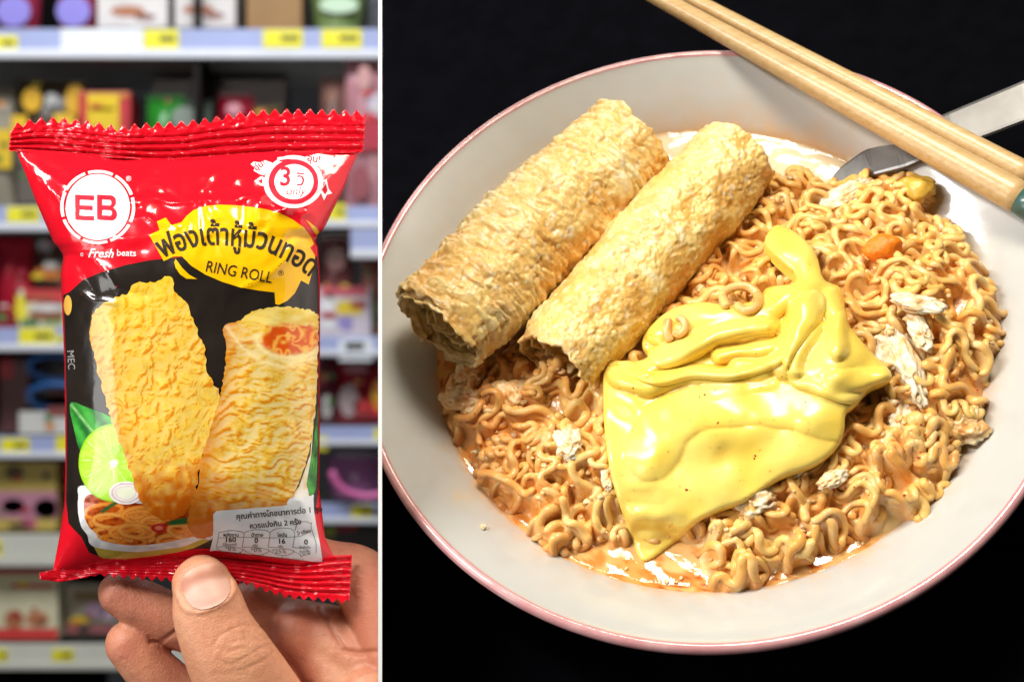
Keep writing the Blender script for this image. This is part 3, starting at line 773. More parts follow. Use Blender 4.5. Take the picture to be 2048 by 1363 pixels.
skin = mixc((0.63, 0.28, 0.155), (0.70, 0.35, 0.20), 0.5 + vnoise(hx / 60, hy / 60, hd / 60))
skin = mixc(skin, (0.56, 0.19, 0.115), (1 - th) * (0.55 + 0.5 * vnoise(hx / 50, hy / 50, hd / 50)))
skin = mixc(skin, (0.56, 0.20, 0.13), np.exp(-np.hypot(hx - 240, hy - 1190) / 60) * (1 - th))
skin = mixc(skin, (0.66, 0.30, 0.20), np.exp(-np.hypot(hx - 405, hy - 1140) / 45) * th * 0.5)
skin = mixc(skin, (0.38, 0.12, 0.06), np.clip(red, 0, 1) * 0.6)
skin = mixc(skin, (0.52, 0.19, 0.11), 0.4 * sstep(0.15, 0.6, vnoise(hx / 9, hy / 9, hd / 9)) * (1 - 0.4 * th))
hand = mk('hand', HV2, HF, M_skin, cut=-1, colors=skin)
tag(hand, 'bare hand coming up from below, thumb in front of the pack and fingers behind it', 'hand')
# thumb nail: a curved plate laid on the thumb
from mathutils.bvhtree import BVHTree
bvh = BVHTree.FromPolygons(HV2.tolist(), HF)
def nail_fn(X_):
    out = []
    for x, y in X_:
        o = Vector((0, -0.5, 0)); p = Vector(W(x, y, 0)) - o
        h = bvh.ray_cast(o, p.normalized())
        out.append(np.array(h[0]) if h[0] else W(x, y, 110))
    return np.array(out)
nl = ring(0, 0, 1, 1, 56)
nl = [(math.copysign(abs(x) ** 0.8, x) * 47, math.copysign(abs(y) ** 0.75, y) * (40 if y < 0 else 47)) for x, y in nl]
nl = [(NX + 2 + x * math.cos(NA) - y * math.sin(NA), NY - 2 + x * math.sin(NA) + y * math.cos(NA)) for x, y in nl]
X, Fc = flat_mesh(nl, 4)
base_ = nail_fn(X)
lx = (X[:, 0] - NX) * math.cos(NA) + (X[:, 1] - NY) * math.sin(NA); ly = -(X[:, 0] - NX) * math.sin(NA) + (X[:, 1] - NY) * math.cos(NA)
from collections import defaultdict
nb = defaultdict(set)
for f in Fc:
    for a, b in zip(f, f[1:] + f[:1]): nb[a].add(b); nb[b].add(a)
for _ in range(5): base_ = np.array([base_[i] * 0.4 + 0.6 * np.mean([base_[j] for j in nb[i]], 0) if len(nb[i]) > 3 else base_[i] for i in range(len(X))])
base_[:, 1] -= (1.6 + 1.6 * np.clip(1 - (lx / 50) ** 2, 0, 1)) * S
nc = mixc((0.50, 0.21, 0.13), (0.66, 0.38, 0.29), sstep(-14, 4, ly + 6 * np.cos(lx / 20)))  # reflections painted into the nail: red-brown tip half, paler lower half
nc = mixc(nc, (0.62, 0.34, 0.24), sstep(-26, -36, ly))
V2 = base_.copy(); V2[:, 1] += 8 * S
nail = mk('thumb_nail', *join([(base_, Fc), (V2, [f[::-1] for f in Fc])]), mat('nail_plate', attr='Col', rough=0.5, coat=0.05, coatr=0.3, bump=0.1, bscale=600), hand, colors=np.vstack([nc, nc]))

# ================================================================ LEFT: shop shelves
SY = 2.1
SC = S * (SY + 0.5) / 0.5          # metres per picture unit at the shelf front
def gx(px): return (px - PX) * SC
def gz(py): return -(py - PY) * SC
def bmat(name, rgb, rough=0.45, k=0.15, **kw): return mat(name, ramp=shade(rgb, k), rough=rough, scale=14, **kw)
M_rail = bmat('shelf_rail_blue', (0.36, 0.41, 0.66), 0.35, 0.06)
M_lip = bmat('shelf_lip_white', (0.72, 0.74, 0.80), 0.35, 0.05)
M_board = bmat('shelf_board', (0.60, 0.60, 0.58), 0.5, 0.06)
M_tag = bmat('yellow_tag', (0.86, 0.78, 0.02), 0.5, 0.05)
M_cardw = bmat('white_tag', (0.80, 0.84, 0.88), 0.5, 0.03)
M_price = bmat('tag_print', (0.10, 0.09, 0.03), 0.5)
M_back = bmat('shelf_back', (0.02, 0.017, 0.016), 0.8, spec=0.05)
XR = 60
mk('back_wall', *box(gx(-160), gx(XR + 60), SY + 0.42, SY + 0.46, gz(1500), gz(-120)), bmat('dark_back', (0.006, 0.005, 0.005), 0.9, spec=0.03), smooth=False)['kind'] = 'structure'
LVL = [ # left px, right px, rail top, rail bottom, cream?, tags, white tags
    (-120, XR, 58, 118, 0, [(-22, 36, 72, 104), (288, 358, 60, 98), (526, 606, 60, 96), (643, 724, 60, 96), (-120, -60, 60, 96)], [(122, 286, 58, 100)], 'top'),
    (-120, 392, 412, 462, 0, [(14, 80, 414, 444), (150, 210, 414, 444)], [(-90, -20, 416, 446)], 'second'),
    (-120, 392, 655, 702, 0, [(38, 110, 656, 690), (113, 128, 670, 696), (240, 300, 656, 690)], [], 'third'),
    (-120, 392, 872, 916, 0, [(2, 60, 876, 906), (112, 170, 872, 906), (250, 300, 874, 906)], [], 'fourth'),
    (-120, 392, 1068, 1132, 1, [(-40, 4, 1078, 1112)], [], 'fifth'),
    (-120, XR, 1288, 1338, 1, [(104, 148, 1297, 1320), (-8, 16, 1297, 1320), (250, 300, 1298, 1322), (600, 660, 1296, 1322)], [], 'lowest'),
    (394, XR, 412, 455, 0, [(655, 692, 408, 440), (450, 510, 412, 442)], [], 'second'),
    (702, XR, 462, 520, 0, [], [], 'short'),
    (394, XR, 672, 712, 0, [(500, 560, 676, 704), (690, 730, 684, 706)], [(678, 745, 678, 722)], 'third'),
    (394, XR, 852, 890, 0, [(626, 655, 872, 900), (748, 790, 856, 886)], [], 'fourth'),
    (394, XR, 1006, 1046, 0, [(702, 746, 1008, 1036), (560, 620, 1008, 1036)], [], 'fifth'),
]
mrail_cream = bmat('shelf_rail_cream', (0.66, 0.66, 0.58), 0.45, 0.05)
for i, (x0, x1, y0, y1, cream, tags, whites, nm) in enumerate(LVL):
    side = 'left bay' if x0 < 0 and x1 == 392 else ('whole width' if x0 < 0 else 'right bay')
    sy0 = SY - (0.05 if nm == 'short' else 0)
    X0, X1 = gx(x0), gx(min(x1, 790)) if x1 != XR else gx(790)
    lab_ = {'top': 'long blue grey shelf across the top with yellow price tags', 'lowest': 'long cream shelf at the very bottom with small yellow price tags'}.get(nm, '%s shelf from the top, in the %s of the blurred rack' % (nm, side))
    if nm == 'short': lab_ = 'short shelf end standing forward beside the white strip, right of the pack'
    s = empty('shop_shelf', ((X0 + X1) / 2, sy0, gz(y1)), lab_, 'shelf', 'shop shelves')
    hgt = gz(y0) - gz(y1)
    mk('shelf_board', *box(X0, X1, sy0 + 0.012, SY + 0.41, gz(y1) + hgt * 0.25, gz(y1) + hgt * 0.62, 0.002), M_board, s, smooth=False)
    mk('price_rail', *box(X0, X1, sy0, sy0 + 0.011, gz(y1) + hgt * 0.34, gz(y0), 0.001), mrail_cream if cream else M_rail, s, smooth=False)
    mk('shelf_lip', *box(X0, X1, sy0 - 0.006, sy0 + 0.010, gz(y1), gz(y1) + hgt * 0.32, 0.003), mrail_cream if cream else M_lip, s, smooth=False)
    for (a, b, c, d) in tags:
        t = mk('price_tag', *box(gx(a), gx(b), sy0 - 0.003, sy0 - 0.001, gz(d), gz(c), 0.0006), M_tag, s, smooth=False)
        mk('price_print', *box(gx(a + (b - a) * .45), gx(a + (b - a) * .9), sy0 - 0.0036, sy0 - 0.0031, gz(c + (d - c) * .62), gz(c + (d - c) * .34)), M_price, t, smooth=False)
    for (a, b, c, d) in whites:
        mk('white_card_strip', *box(gx(a), gx(b), sy0 - 0.003, sy0 - 0.001, gz(d), gz(c), 0.0006), M_cardw, s, smooth=False)
up = mk('rack_upright', *box(gx(386), gx(400), SY + 0.002, SY + 0.40, gz(1500), gz(-60), 0.003), M_back, smooth=False)
tag(up, 'dark upright panel between the two bays of the shop rack, behind the pack', 'rack panel')
_mc = {}
def cm(rgb, rough=0.35):
    k = (rgb, rough)
    if k not in _mc: _mc[k] = bmat('pack_colour', rgb, rough, 0.12)
    return _mc[k]
def patch(par, a, b, c, d, y, rgb, rnd=False):
    """a printed area standing 1 mm proud of a pack's face"""
    if rnd:
        P = ring((a + b) / 2, (c + d) / 2, (b - a) / 2, (d - c) / 2, 20)
    else: P = [(a, c), (b, c), (b, d), (a, d)]
    n = len(P); V = [(gx(x), y - 0.001, gz(z)) for x, z in P] + [(gx(x), y + 0.0005, gz(z)) for x, z in P]
    mk('printed_patch', V, [list(range(n)), list(range(n, 2 * n))[::-1]] + [[i, (i + 1) % n, n + (i + 1) % n, n + i] for i in range(n)], cm(rgb), par, smooth=False)
_pr = random.Random(11)
PAL = [(0.62, 0.02, 0.03), (0.80, 0.60, 0.02), (0.75, 0.72, 0.68), (0.04, 0.03, 0.03), (0.65, 0.22, 0.03), (0.40, 0.02, 0.04), (0.05, 0.20, 0.05), (0.30, 0.12, 0.05)]
def busy(o, x0, x1, y0, y1, y):
    """small print of a busy pack face"""
    if y1 - y0 < 40 or x1 - x0 < 30: return
    for k in range(5):
        w_, h_ = _pr.uniform(8, (x1 - x0) * 0.35), _pr.uniform(5, 16)
        a, c = _pr.uniform(x0 + 3, x1 - w_ - 3), _pr.uniform(max(y0, 0) + 3, y1 - h_ - 4)
        patch(o, a, a + w_, c, c + h_, y - 0.0007 - 0.0002 * k, _pr.choice(PAL), _pr.random() < 0.5)
def carton(x0, x1, y0, y1, rgb, label, pats=(), dy=0.03, depth=0.12, cat='box', name='carton'):
    o = empty(name, (gx((x0 + x1) / 2), SY + dy, gz(y1)), label, cat)
    mk('carton_body', *box(gx(x0), gx(x1), SY + dy, SY + dy + depth, gz(y1), gz(y0), 0.002), cm(rgb), o, smooth=False)
    for p in pats: patch(o, *p[:4], SY + dy, p[4], len(p) > 5)
    if dy < 0.09 and y0 > 60: busy(o, x0, x1, y0, y1, SY + dy)
    return o
def pouch(x0, x1, y0, y1, rgb, label, pats=(), dy=0.05, lean=0.0, cat='packet'):
    o = empty('snack_packet', (gx((x0 + x1) / 2), SY + dy, gz(y1)), label, cat)
    n = 14; V, Fc = [], []
    for sgn in (-1, 1):
        for j in range(n + 1):
            for i in range(n + 1):
                u, v = i / n, j / n
                b = (math.sin(math.pi * u) * math.sin(math.pi * v)) ** 0.6 if 0 < u < 1 and 0 < v < 1 else 0
                wv = 0.004 * math.sin(9 * u + 5 * v)
                V.append((gx(x0 + (x1 - x0) * u), SY + dy + 0.03 + sgn * 0.026 * b + wv * b, gz(y0 + (y1 - y0) * v)))
    k = (n + 1) ** 2
    for s_ in (0, 1):
        for j in range(n):
            for i in range(n):
                q = [s_ * k + j * (n + 1) + i, s_ * k + j * (n + 1) + i + 1, s_ * k + (j + 1) * (n + 1) + i + 1, s_ * k + (j + 1) * (n + 1) + i]
                Fc.append(q if not s_ else q[::-1])
    mk('packet_body', V, Fc, cm(rgb, 0.25), o)
    mk('packet_seal', *box(gx(x0), gx(x1), SY + dy + 0.028, SY + dy + 0.032, gz(y0 + 1), gz(y0 - 9)), cm(tuple(c * 0.8 for c in rgb), 0.25), o, smooth=False)
    for p in pats: patch(o, *p[:4], SY + dy + 0.002, p[4], len(p) > 5)
    if y0 > 60: busy(o, x0, x1, y0, y1, SY + dy + 0.001)
    return o
def tub(cx, y0, y1, r, rgb, lid, label, dy=0.10):
    o = empty('food_tub', (gx(cx), SY + dy, gz(y1)), label, 'tub')
    h = gz(y0) - gz(y1); R_ = r * SC
    mk('tub_body', *lathe((gx(cx), SY + dy, gz(y1)), [(R_ * .78, 0), (R_ * .85, h * .1), (R_ * .98, h * .86)]), cm(rgb, 0.3), o)
    mk('tub_lid', *lathe((gx(cx), SY + dy, gz(y1) + h * .87), [(R_ * 1.04, 0), (R_ * 1.04, h * .09), (R_ * .9, h * .13)]), cm(lid, 0.3), o)
    return o
# --- above the top shelf
for cx, l in ((18, 'purple and red tub at the left end of the top shelf'), (140, 'second purple and red tub on the top shelf, beside the white cartons')):
    t = tub(cx, -60, 57, 46, (0.25, 0.02, 0.05), (0.3, 0.25, 0.6), l, 0.08)
    patch(t, cx - 38, cx + 32, -20, 44, SY + 0.08 - 46 * SC - 0.003, (0.26, 0.22, 0.66), True)
carton(188, 330, -60, 48, (0.66, 0.62, 0.60), 'white carton with a brown biscuit picture, left one of the pair on the top shelf', [(215, 285, 4, 26, (0.42, 0.16, 0.07), 1), (262, 306, 20, 34, (0.24, 0.11, 0.09), 1)])
carton(345, 468, -60, 48, (0.62, 0.58, 0.56), 'white carton with a brown biscuit picture, right one of the pair on the top shelf', [(360, 425, 2, 22, (0.42, 0.16, 0.08), 1), (405, 445, 16, 32, (0.28, 0.14, 0.12), 1)])
carton(490, 602, -60, 52, (0.30, 0.16, 0.05), 'brown box on the top shelf right of the white cartons')
t = tub(672, -60, 52, 58, (0.18, 0.26, 0.09), (0.3, 0.42, 0.25), 'green tub at the right end of the top shelf')
patch(t, 636, 716, -20, 14, SY + 0.10 - 58 * SC - 0.003, (0.55, 0.72, 0.52), True)
pouch(735, 775, -60, 54, (0.10, 0.10, 0.12), 'dark packet beside the green tub on the top shelf')
# --- second level
pouch(-60, 8, 170, 410, (0.30, 0.27, 0.20), 'grey and yellow packet cut by the left edge on the second shelf', [(-30, 8, 250, 330, (0.75, 0.50, 0.02))])
pouch(12, 160, 150, 410, (0.07, 0.05, 0.03), 'black packet with yellow patches on the left of the second shelf', [(30, 70, 165, 215, (0.75, 0.42, 0.02), 1), (118, 158, 158, 225, (0.75, 0.42, 0.02), 1), (8, 40, 222, 260, (0.8, 0.5, 0.02)), (95, 140, 218, 245, (0.8, 0.5, 0.02)), (76, 104, 176, 203, (0.5, 0.5, 0.48), 1), (20, 100, 290, 400, (0.12, 0.10, 0.08))])
carton(150, 255, 178, 410, (0.52, 0.02, 0.03), 'yellow and red carton behind the top left of the pack', [(168, 232, 182, 400, (0.75, 0.52, 0.01)), (176, 222, 210, 216, (0.2, 0.12, 0.03))])
carton(268, 408, 118, 410, (0.10, 0.075, 0.065), 'brown carton board standing behind the green packet', [], 0.2)
pouch(282, 360, 185, 410, (0.02, 0.22, 0.02), 'green packet peeping over the middle of the pack', [(335, 390, 205, 260, (0.2, 0.24, 0.2), 1)], 0.04)
pouch(364, 414, 195, 410, (0.12, 0.16, 0.12), 'grey green packet right of the green packet')
carton(416, 560, 118, 400, (0.085, 0.05, 0.045), 'second brown carton board, behind the dark red packet', [], 0.2)
pouch(428, 500, 180, 410, (0.35, 0.01, 0.03), 'dark red packet with a pale dot behind the top of the pack', [(446, 478, 196, 222, (0.6, 0.25, 0.3), 1)])
pouch(500, 556, 205, 410, (0.16, 0.09, 0.02), 'brown packet between the dark red packet and the gap')
pouch(640, 694, 150, 410, (0.20, 0.10, 0.08), 'brown red packet at the right of the second shelf', [(650, 680, 260, 360, (0.5, 0.05, 0.05))], 0.02)
pouch(690, 780, 122, 460, (0.48, 0.22, 0.25), 'pink packet beside the white strip on the second shelf', [(715, 742, 130, 180, (0.6, 0.32, 0.3), 1), (720, 780, 240, 300, (0.45, 0.02, 0.05)), (735, 780, 185, 235, (0.55, 0.5, 0.6), 1), (700, 740, 330, 400, (0.3, 0.06, 0.08), 1)], 0.0)
# --- third level (items over the third shelf)
pouch(-30, 46, 470, 655, (0.42, 0.01, 0.03), 'red packet standing at the left edge, third shelf')
pouch(44, 140, 472, 575, (0.07, 0.035, 0.03), 'dark packet with an orange picture lying over the red and white carton', [(54, 118, 528, 556, (0.6, 0.18, 0.02), 1), (60, 92, 474, 500, (0.3, 0.28, 0.3), 1)])
carton(28, 200, 577, 655, (0.62, 0.60, 0.45), 'red and white carton with a yellow corner, left of the pack', [(40, 200, 577, 603, (0.62, 0.05, 0.05)), (24, 46, 590, 640, (0.82, 0.70, 0.04)), (50, 120, 622, 640, (0.3, 0.12, 0.06)), (80, 118, 636, 648, (0.28, 0.40, 0.12))])
pouch(636, 706, 470, 670, (0.16, 0.05, 0.05), 'dark brown packet right of the pack, third shelf', [(650, 690, 490, 540, (0.25, 0.10, 0.09), 1)])
carton(632, 742, 572, 676, (0.62, 0.55, 0.62), 'white and red carton with a yellow square, right of the pack', [(640, 735, 572, 590, (0.60, 0.08, 0.12)), (672, 724, 600, 628, (0.85, 0.62, 0.02)), (676, 704, 632, 660, (0.30, 0.25, 0.55)), (642, 668, 600, 655, (0.8, 0.8, 0.8))])
pouch(722, 780, 520, 676, (0.42, 0.18, 0.13), 'terracotta packet beside the white strip, third shelf', [(738, 760, 600, 650, (0.2, 0.28, 0.1), 1)])
# --- fourth level
for y, l in ((735, 'upper coil of blue rope on the fourth shelf'), (795, 'lower coil of blue rope on the fourth shelf')):
    th_ = np.linspace(0, 2 * np.pi, 40)
    P = np.stack([gx(100 + 58 * np.cos(th_)), SY + 0.06 + 0.02 * np.sin(th_), gz(y + 26 * np.sin(th_))], -1)
    tag(mk('blue_strap', *tube(P, 7.5 * SC, 8, False), cm((0.03, 0.14, 0.42))), l.replace('coil of blue rope', 'blue looped strap of a pack'), 'strap')
carton(-30, 30, 715, 870, (0.12, 0.04, 0.04), 'dark red box at the left edge of the fourth shelf', [(-30, 0, 715, 760, (0.4, 0.02, 0.03))], 0.1)
carton(36, 180, 718, 800, (0.10, 0.085, 0.08), 'grey brown box inside the blue straps', [(60, 110, 770, 800, (0.25, 0.05, 0.05))], 0.16)
carton(20, 200, 826, 872, (0.55, 0.54, 0.50), 'low cream tray under the blue straps', [(80, 170, 815, 836, (0.25, 0.06, 0.05))], 0.06)
pouch(636, 676, 715, 850, (0.14, 0.02, 0.03), 'dark packet at the right side of the pack, fourth shelf', [(640, 662, 790, 840, (0.4, 0.38, 0.36), 1)])
pouch(670, 775, 722, 852, (0.30, 0.012, 0.02), 'red packet with an orange and grey picture, fourth shelf', [(676, 716, 770, 836, (0.40, 0.30, 0.30), 1), (742, 770, 760, 824, (0.85, 0.30, 0.02), 1), (690, 734, 728, 746, (0.4, 0.12, 0.14)), (705, 740, 800, 830, (0.55, 0.05, 0.05), 1)])
# --- fifth level
carton(-40, 106, 926, 1066, (0.56, 0.42, 0.10), 'mustard carton with a purple and orange picture, left edge', [(-40, 106, 985, 1040, (0.50, 0.22, 0.30)), (2, 40, 932, 962, (0.10, 0.07, 0.02), 1), (-5, 42, 1000, 1030, (0.72, 0.26, 0.06), 1), (60, 110, 1000, 1040, (0.42, 0.14, 0.28), 1), (30, 66, 1040, 1062, (0.55, 0.12, 0.2), 1)])
pouch(104, 180, 920, 1066, (0.22, 0.02, 0.02), 'dark red packet between the mustard carton and the pack', [(118, 180, 925, 960, (0.42, 0.02, 0.02))])
tub(712, 905, 1004, 66, (0.34, 0.13, 0.30), (0.25, 0.22, 0.26), 'purple tub right of the pack on the fifth shelf')
th_ = np.linspace(0.1, np.pi - 0.1, 24)
tag(mk('pink_handle', *tube(np.stack([gx(735 - 70 * np.cos(th_)), SY - 0.02 + 0 * th_, gz(935 + 55 * np.sin(th_))], -1), 8 * SC, 8), cm((0.75, 0.16, 0.42))), 'curved pink handle in front of the purple tub', 'handle')
# --- bottom level
carton(-30, 108, 1148, 1286, (0.66, 0.62, 0.42), 'cream carton with brown snack picture and red foot, bottom shelf left', [(-30, 108, 1140, 1152, (0.5, 0.02, 0.03)), (14, 100, 1172, 1182, (0.55, 0.10, 0.08)), (0, 40, 1225, 1262, (0.45, 0.17, 0.08), 1), (44, 90, 1228, 1258, (0.55, 0.20, 0.10), 1), (-30, 108, 1262, 1284, (0.70, 0.05, 0.05))])
pouch(112, 232, 1190, 1286, (0.50, 0.45, 0.36), 'beige packet with a mauve flower picture beside the fingers', [(160, 200, 1212, 1246, (0.55, 0.35, 0.50), 1), (190, 222, 1225, 1250, (0.6, 0.45, 0.55), 1), (120, 225, 1262, 1276, (0.35, 0.08, 0.10)), (135, 200, 1192, 1210, (0.25, 0.16, 0.06))])
carton(110, 392, 1140, 1180, (0.11, 0.085, 0.05), 'dark olive box behind the beige packet', [], 0.25)
carton(640, 790, 1050, 1150, (0.03, 0.025, 0.025), 'black box above the knuckle on the right', [(645, 668, 1055, 1080, (0.35, 0.38, 0.04))], 0.06)
mk('shop_floor', *box(gx(-400), gx(XR + 60), -0.3, SY + 0.6, gz(1500) - 0.1, gz(1500) - 0.05), bmat('shop_floor_tile', (0.13, 0.09, 0.05), 0.4), smooth=False)['kind'] = 'structure'
# ================================================================ RIGHT: black table, bowl, broth
M_table = mat('black_table', ramp=[(0.3, (0.0018, 0.0019, 0.0030)), (0.7, (0.0028, 0.0029, 0.0045))], rough=0.85, spec=0.02, scale=120, bump=0.1, bscale=2500, bdist=0.0001)
def slab(a0, a1, b0, b1, h0, h1):
    V = [LOC(a, b, h) for h in (h0, h1) for a, b in ((a0, b0), (a1, b0), (a1, b1), (a0, b1))]
    return V, [[3, 2, 1, 0], [4, 5, 6, 7], [0, 1, 5, 4], [1, 2, 6, 5], [2, 3, 7, 6], [3, 0, 4, 7]]
HT = -345.0
V, Fc = slab(-1600, 3000, -2600, 3200, HT - 60, HT)
mk('black_table', V, Fc, M_table, smooth=False, cut=1)['kind'] = 'structure'

BP = [(0, -292), (150, -288), (270, -262), (370, -222), (455, -168), (520, -112), (556, -78), (600, -46), (640, -22), (672, -4), (680, 1.5)]  # inside
RP = [(680, 1.5), (684, 4.5), (689, 5.0), (694, 3), (698, -2), (699, -8), (697, -15), (693, -22)]                                               # rim
OP = [(693, -22), (680, -46), (650, -86), (590, -138), (510, -196), (420, -246), (330, -286), (290, -300), (285, -335), (270, -343), (250, -335), (240, -310), (0, -305)]
def bl(prof, n=220, sub_=5, col=None):
    V, Fc, cl = [], [], []
    t = np.linspace(0, 2 * np.pi, n, endpoint=False)
    P = smooth_poly(prof, sub_, closed=False)
    for r, h in P:
        if col: cl.append(col(r * np.cos(t), r * np.sin(t), h))
        k = 1 + 0.0025 * np.sin(3 * t + 1) * min(1, r / 300)
        V.append(LOC(r * k * np.cos(t), r * k * np.sin(t), h + 0 * t + 1.5 * np.sin(2 * t) * min(1, r / 500)))
    V = np.vstack(V); m = len(P)
    for i in range(m - 1):
        for k in range(n): Fc.append([i * n + k, i * n + (k + 1) % n, (i + 1) * n + (k + 1) % n, (i + 1) * n + k])
    if col: return V, Fc, np.vstack(cl)
    return V, Fc
bowl = empty('noodle_bowl', LOC(0, 0, HT), 'wide white ceramic bowl with a pink rim standing on the black table', 'bowl')
M_cer = mat('white_glaze', ramp=[(0.25, (0.70, 0.69, 0.66)), (0.5, (0.77, 0.76, 0.74)), (0.8, (0.80, 0.79, 0.77))], rough=0.16, coat=0.5, coatr=0.04, scale=90, detail=8, bump=0.05, bscale=260, bdist=0.0006)
M_rim = mat('pink_glaze', ramp=[(0.25, (0.58, 0.24, 0.25)), (0.55, (0.66, 0.34, 0.34)), (0.8, (0.74, 0.48, 0.46))], rough=0.14, coat=0.8, coatr=0.04, scale=140, stretch=None, bump=0.15, bscale=500, bdist=0.0004)
M_cer_in = mat('stained_glaze', attr='Col', ramp=[(0.25, (0.94, 0.93, 0.91)), (0.5, (0.98, 0.98, 0.97)), (0.8, (1, 1, 1))], rough=0.18, coat=0.5, coatr=0.05, scale=90, detail=8, bump=0.06, bscale=260, bdist=0.0006)
def stain(a, b, h):
    base_ = np.tile((0.58, 0.575, 0.55), (len(a), 1))
    d = np.clip((h + 92) / 100, -1, 1) * np.ones_like(a)
    nz = 0.5 + 0.7 * vnoise(a / 26, b / 26, 4) + 0.4 * vnoise(a / 8, b / 8, 6)
    farside = sstep(100, 420, b)
    w_ = np.exp(-np.clip(d, 0, 1) / (0.05 + 0.10 * np.clip(nz, 0, 1.2) + 0.10 * farside))
    c = mixc(base_, (0.72, 0.36, 0.09), w_ * 0.85)
    c = mixc(c, (0.80, 0.52, 0.22), sstep(0.42, 0.62, vnoise(a / 12, b / 12, 9)) * np.exp(-np.clip(d, 0, 1) / 0.16) * 0.6)
    e = np.hypot(a + 492, b + 318) / 26
    c = mixc(c, (0.80, 0.55, 0.25), np.exp(-e ** 2) * (0.25 + 0.5 * np.clip(vnoise(a / 7, b / 7, 2), 0, 1)))
    return c
_v, _f, _c = bl(BP, 700, 12, stain)
mk('bowl_inside', _v, _f, M_cer_in, bowl, colors=_c, cut=1)
mk('pink_rim', *bl(RP), M_rim, bowl, cut=1)
mk('bowl_outside', *bl(OP), M_cer, bowl, cut=1)

# broth
HS = -92.0
M_broth = mat('creamy_broth', attr='Col', rough=0.10, coat=0.6, coatr=0.04, spec=0.5, bump=0.35, bscale=160, bdist=0.0008, sss=0.05, sss_r=(1, .5, .25), sss_s=0.003)
n, m = 300, 90
r = np.linspace(0, 1, m)[:, None] ** 0.8 * 557; t = np.linspace(0, 2 * np.pi, n, endpoint=False)[None]
a = r * np.cos(t); b = r * np.sin(t)
edge_ = np.clip(547 - r, 0, 999)
h = HS + 5.5 * np.exp(-edge_ / 9) + 2.2 * vnoise(a / 38, b / 38, 4) * np.clip(edge_ / 20, 0, 1) + 0.8 * vnoise(a / 12, b / 12, 1)
c = mixc((0.80, 0.38, 0.10), (0.90, 0.56, 0.22), 0.5 + 0.8 * vnoise(a / 60, b / 60, 2))
oil = sstep(0.05, 0.45, fbm(a / 18, b / 18, 6, 4) + 0.42 * np.exp(-((edge_ - 26) / 22) ** 2))
c = mixc(c, (0.66, 0.20, 0.02), oil * 0.8)
c = mixc(c, (0.45, 0.06, 0.01), sstep(0.45, 0.6, vnoise(a / 5, b / 5, 9)) * sstep(0.0, .3, vnoise(a / 50, b / 50, 5) + 0.35 * np.exp(-((edge_ - 30) / 30) ** 2)))
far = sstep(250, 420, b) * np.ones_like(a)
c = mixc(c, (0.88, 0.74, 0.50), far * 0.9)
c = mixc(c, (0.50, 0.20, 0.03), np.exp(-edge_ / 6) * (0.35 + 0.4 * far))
V = LOC(a, b, h).reshape(-1, 3)
Fc = [[i * n + k, i * n + (k + 1) % n, (i + 1) * n + (k + 1) % n, (i + 1) * n + k] for i in range(m - 1) for k in range(n)]
tag(mk('broth', V, Fc, M_broth, colors=c.reshape(-1, 3)), 'creamy orange broth with red oil specks filling the bowl round the noodles', 'broth')

# the heap: height over the broth, as a function of the bowl-frame position
HO = np.array([(1530, 350), (1600, 335), (1690, 352), (1760, 335), (1850, 340), (1885, 385), (1900, 455), (1945, 500), (1995, 580), (2015, 660), (1990, 740), (1980, 800), (1965, 880), (1925, 945), (1890, 1000), (1850, 1040), (1760, 1078), (1660, 1095), (1580, 1135), (1510, 1185), (1440, 1175), (1395, 1140), (1380, 1090), (1300, 1095), (1200, 1075), (1120, 1108), (1070, 1098), (1050, 1050), (990, 1000), (940, 930), (895, 855), (885, 790), (910, 740), (1000, 700), (1100, 620), (1300, 480)], float)
ha, hb = AB(HO[:, 0], HO[:, 1], np.full(len(HO), -70.0)); HP = np.c_[ha, hb]; HPs = smooth_poly(HP, 3)
def inside(x, y, P):
    c_ = np.zeros(np.shape(x), bool)
    for (x0, y0), (x1, y1) in zip(P, np.roll(P, -1, 0)):
        if y0 == y1: continue
        c_ ^= ((y0 > y) != (y1 > y)) & (x < (x1 - x0) * (y - y0) / (y1 - y0) + x0)
    return c_
GN = 360; GS = 4.0; G0 = -GN / 2 * GS
ga = G0 + GS * np.arange(GN)[:, None] + np.zeros((GN, GN)); gb = ga.T.copy()
ins = inside(ga, gb, HPs); dd = segdist(ga, gb, np.vstack([HPs, HPs[:1]]).tolist())
sd = np.where(ins, dd, -dd)
TG = HS + 8 + 62 * (1 - np.exp(-np.clip(sd, 0, 999) / 70)) + 26 * np.exp(-((ga - 60) ** 2 + (gb + 40) ** 2) / 250 ** 2) + 9 * vnoise(ga / 60, gb / 60, 2)
TG = TG + 34 * np.exp(-((ga - 480) ** 2 + (gb - 30) ** 2) / 200 ** 2)
_ta, _tb = AB(np.array(1290.0), np.array(1095.0), np.array(-40.0))
TG = TG - 40 * np.exp(-((ga - _ta) ** 2 + (gb - _tb) ** 2) / 62 ** 2)
TG = np.where(sd < 0, HS - 10 - 0.8 * np.clip(-sd, 0, 60), TG)
def gi(M, a, b):
    x = np.clip((np.asarray(a) - G0) / GS, 0, GN - 1.01); y = np.clip((np.asarray(b) - G0) / GS, 0, GN - 1.01)
    i = x.astype(int); j = y.astype(int); u = x - i; v = y - j
    return M[i, j] * (1 - u) * (1 - v) + M[i + 1, j] * u * (1 - v) + M[i, j + 1] * (1 - u) * v + M[i + 1, j + 1] * u * v
HM = TG - 21.0
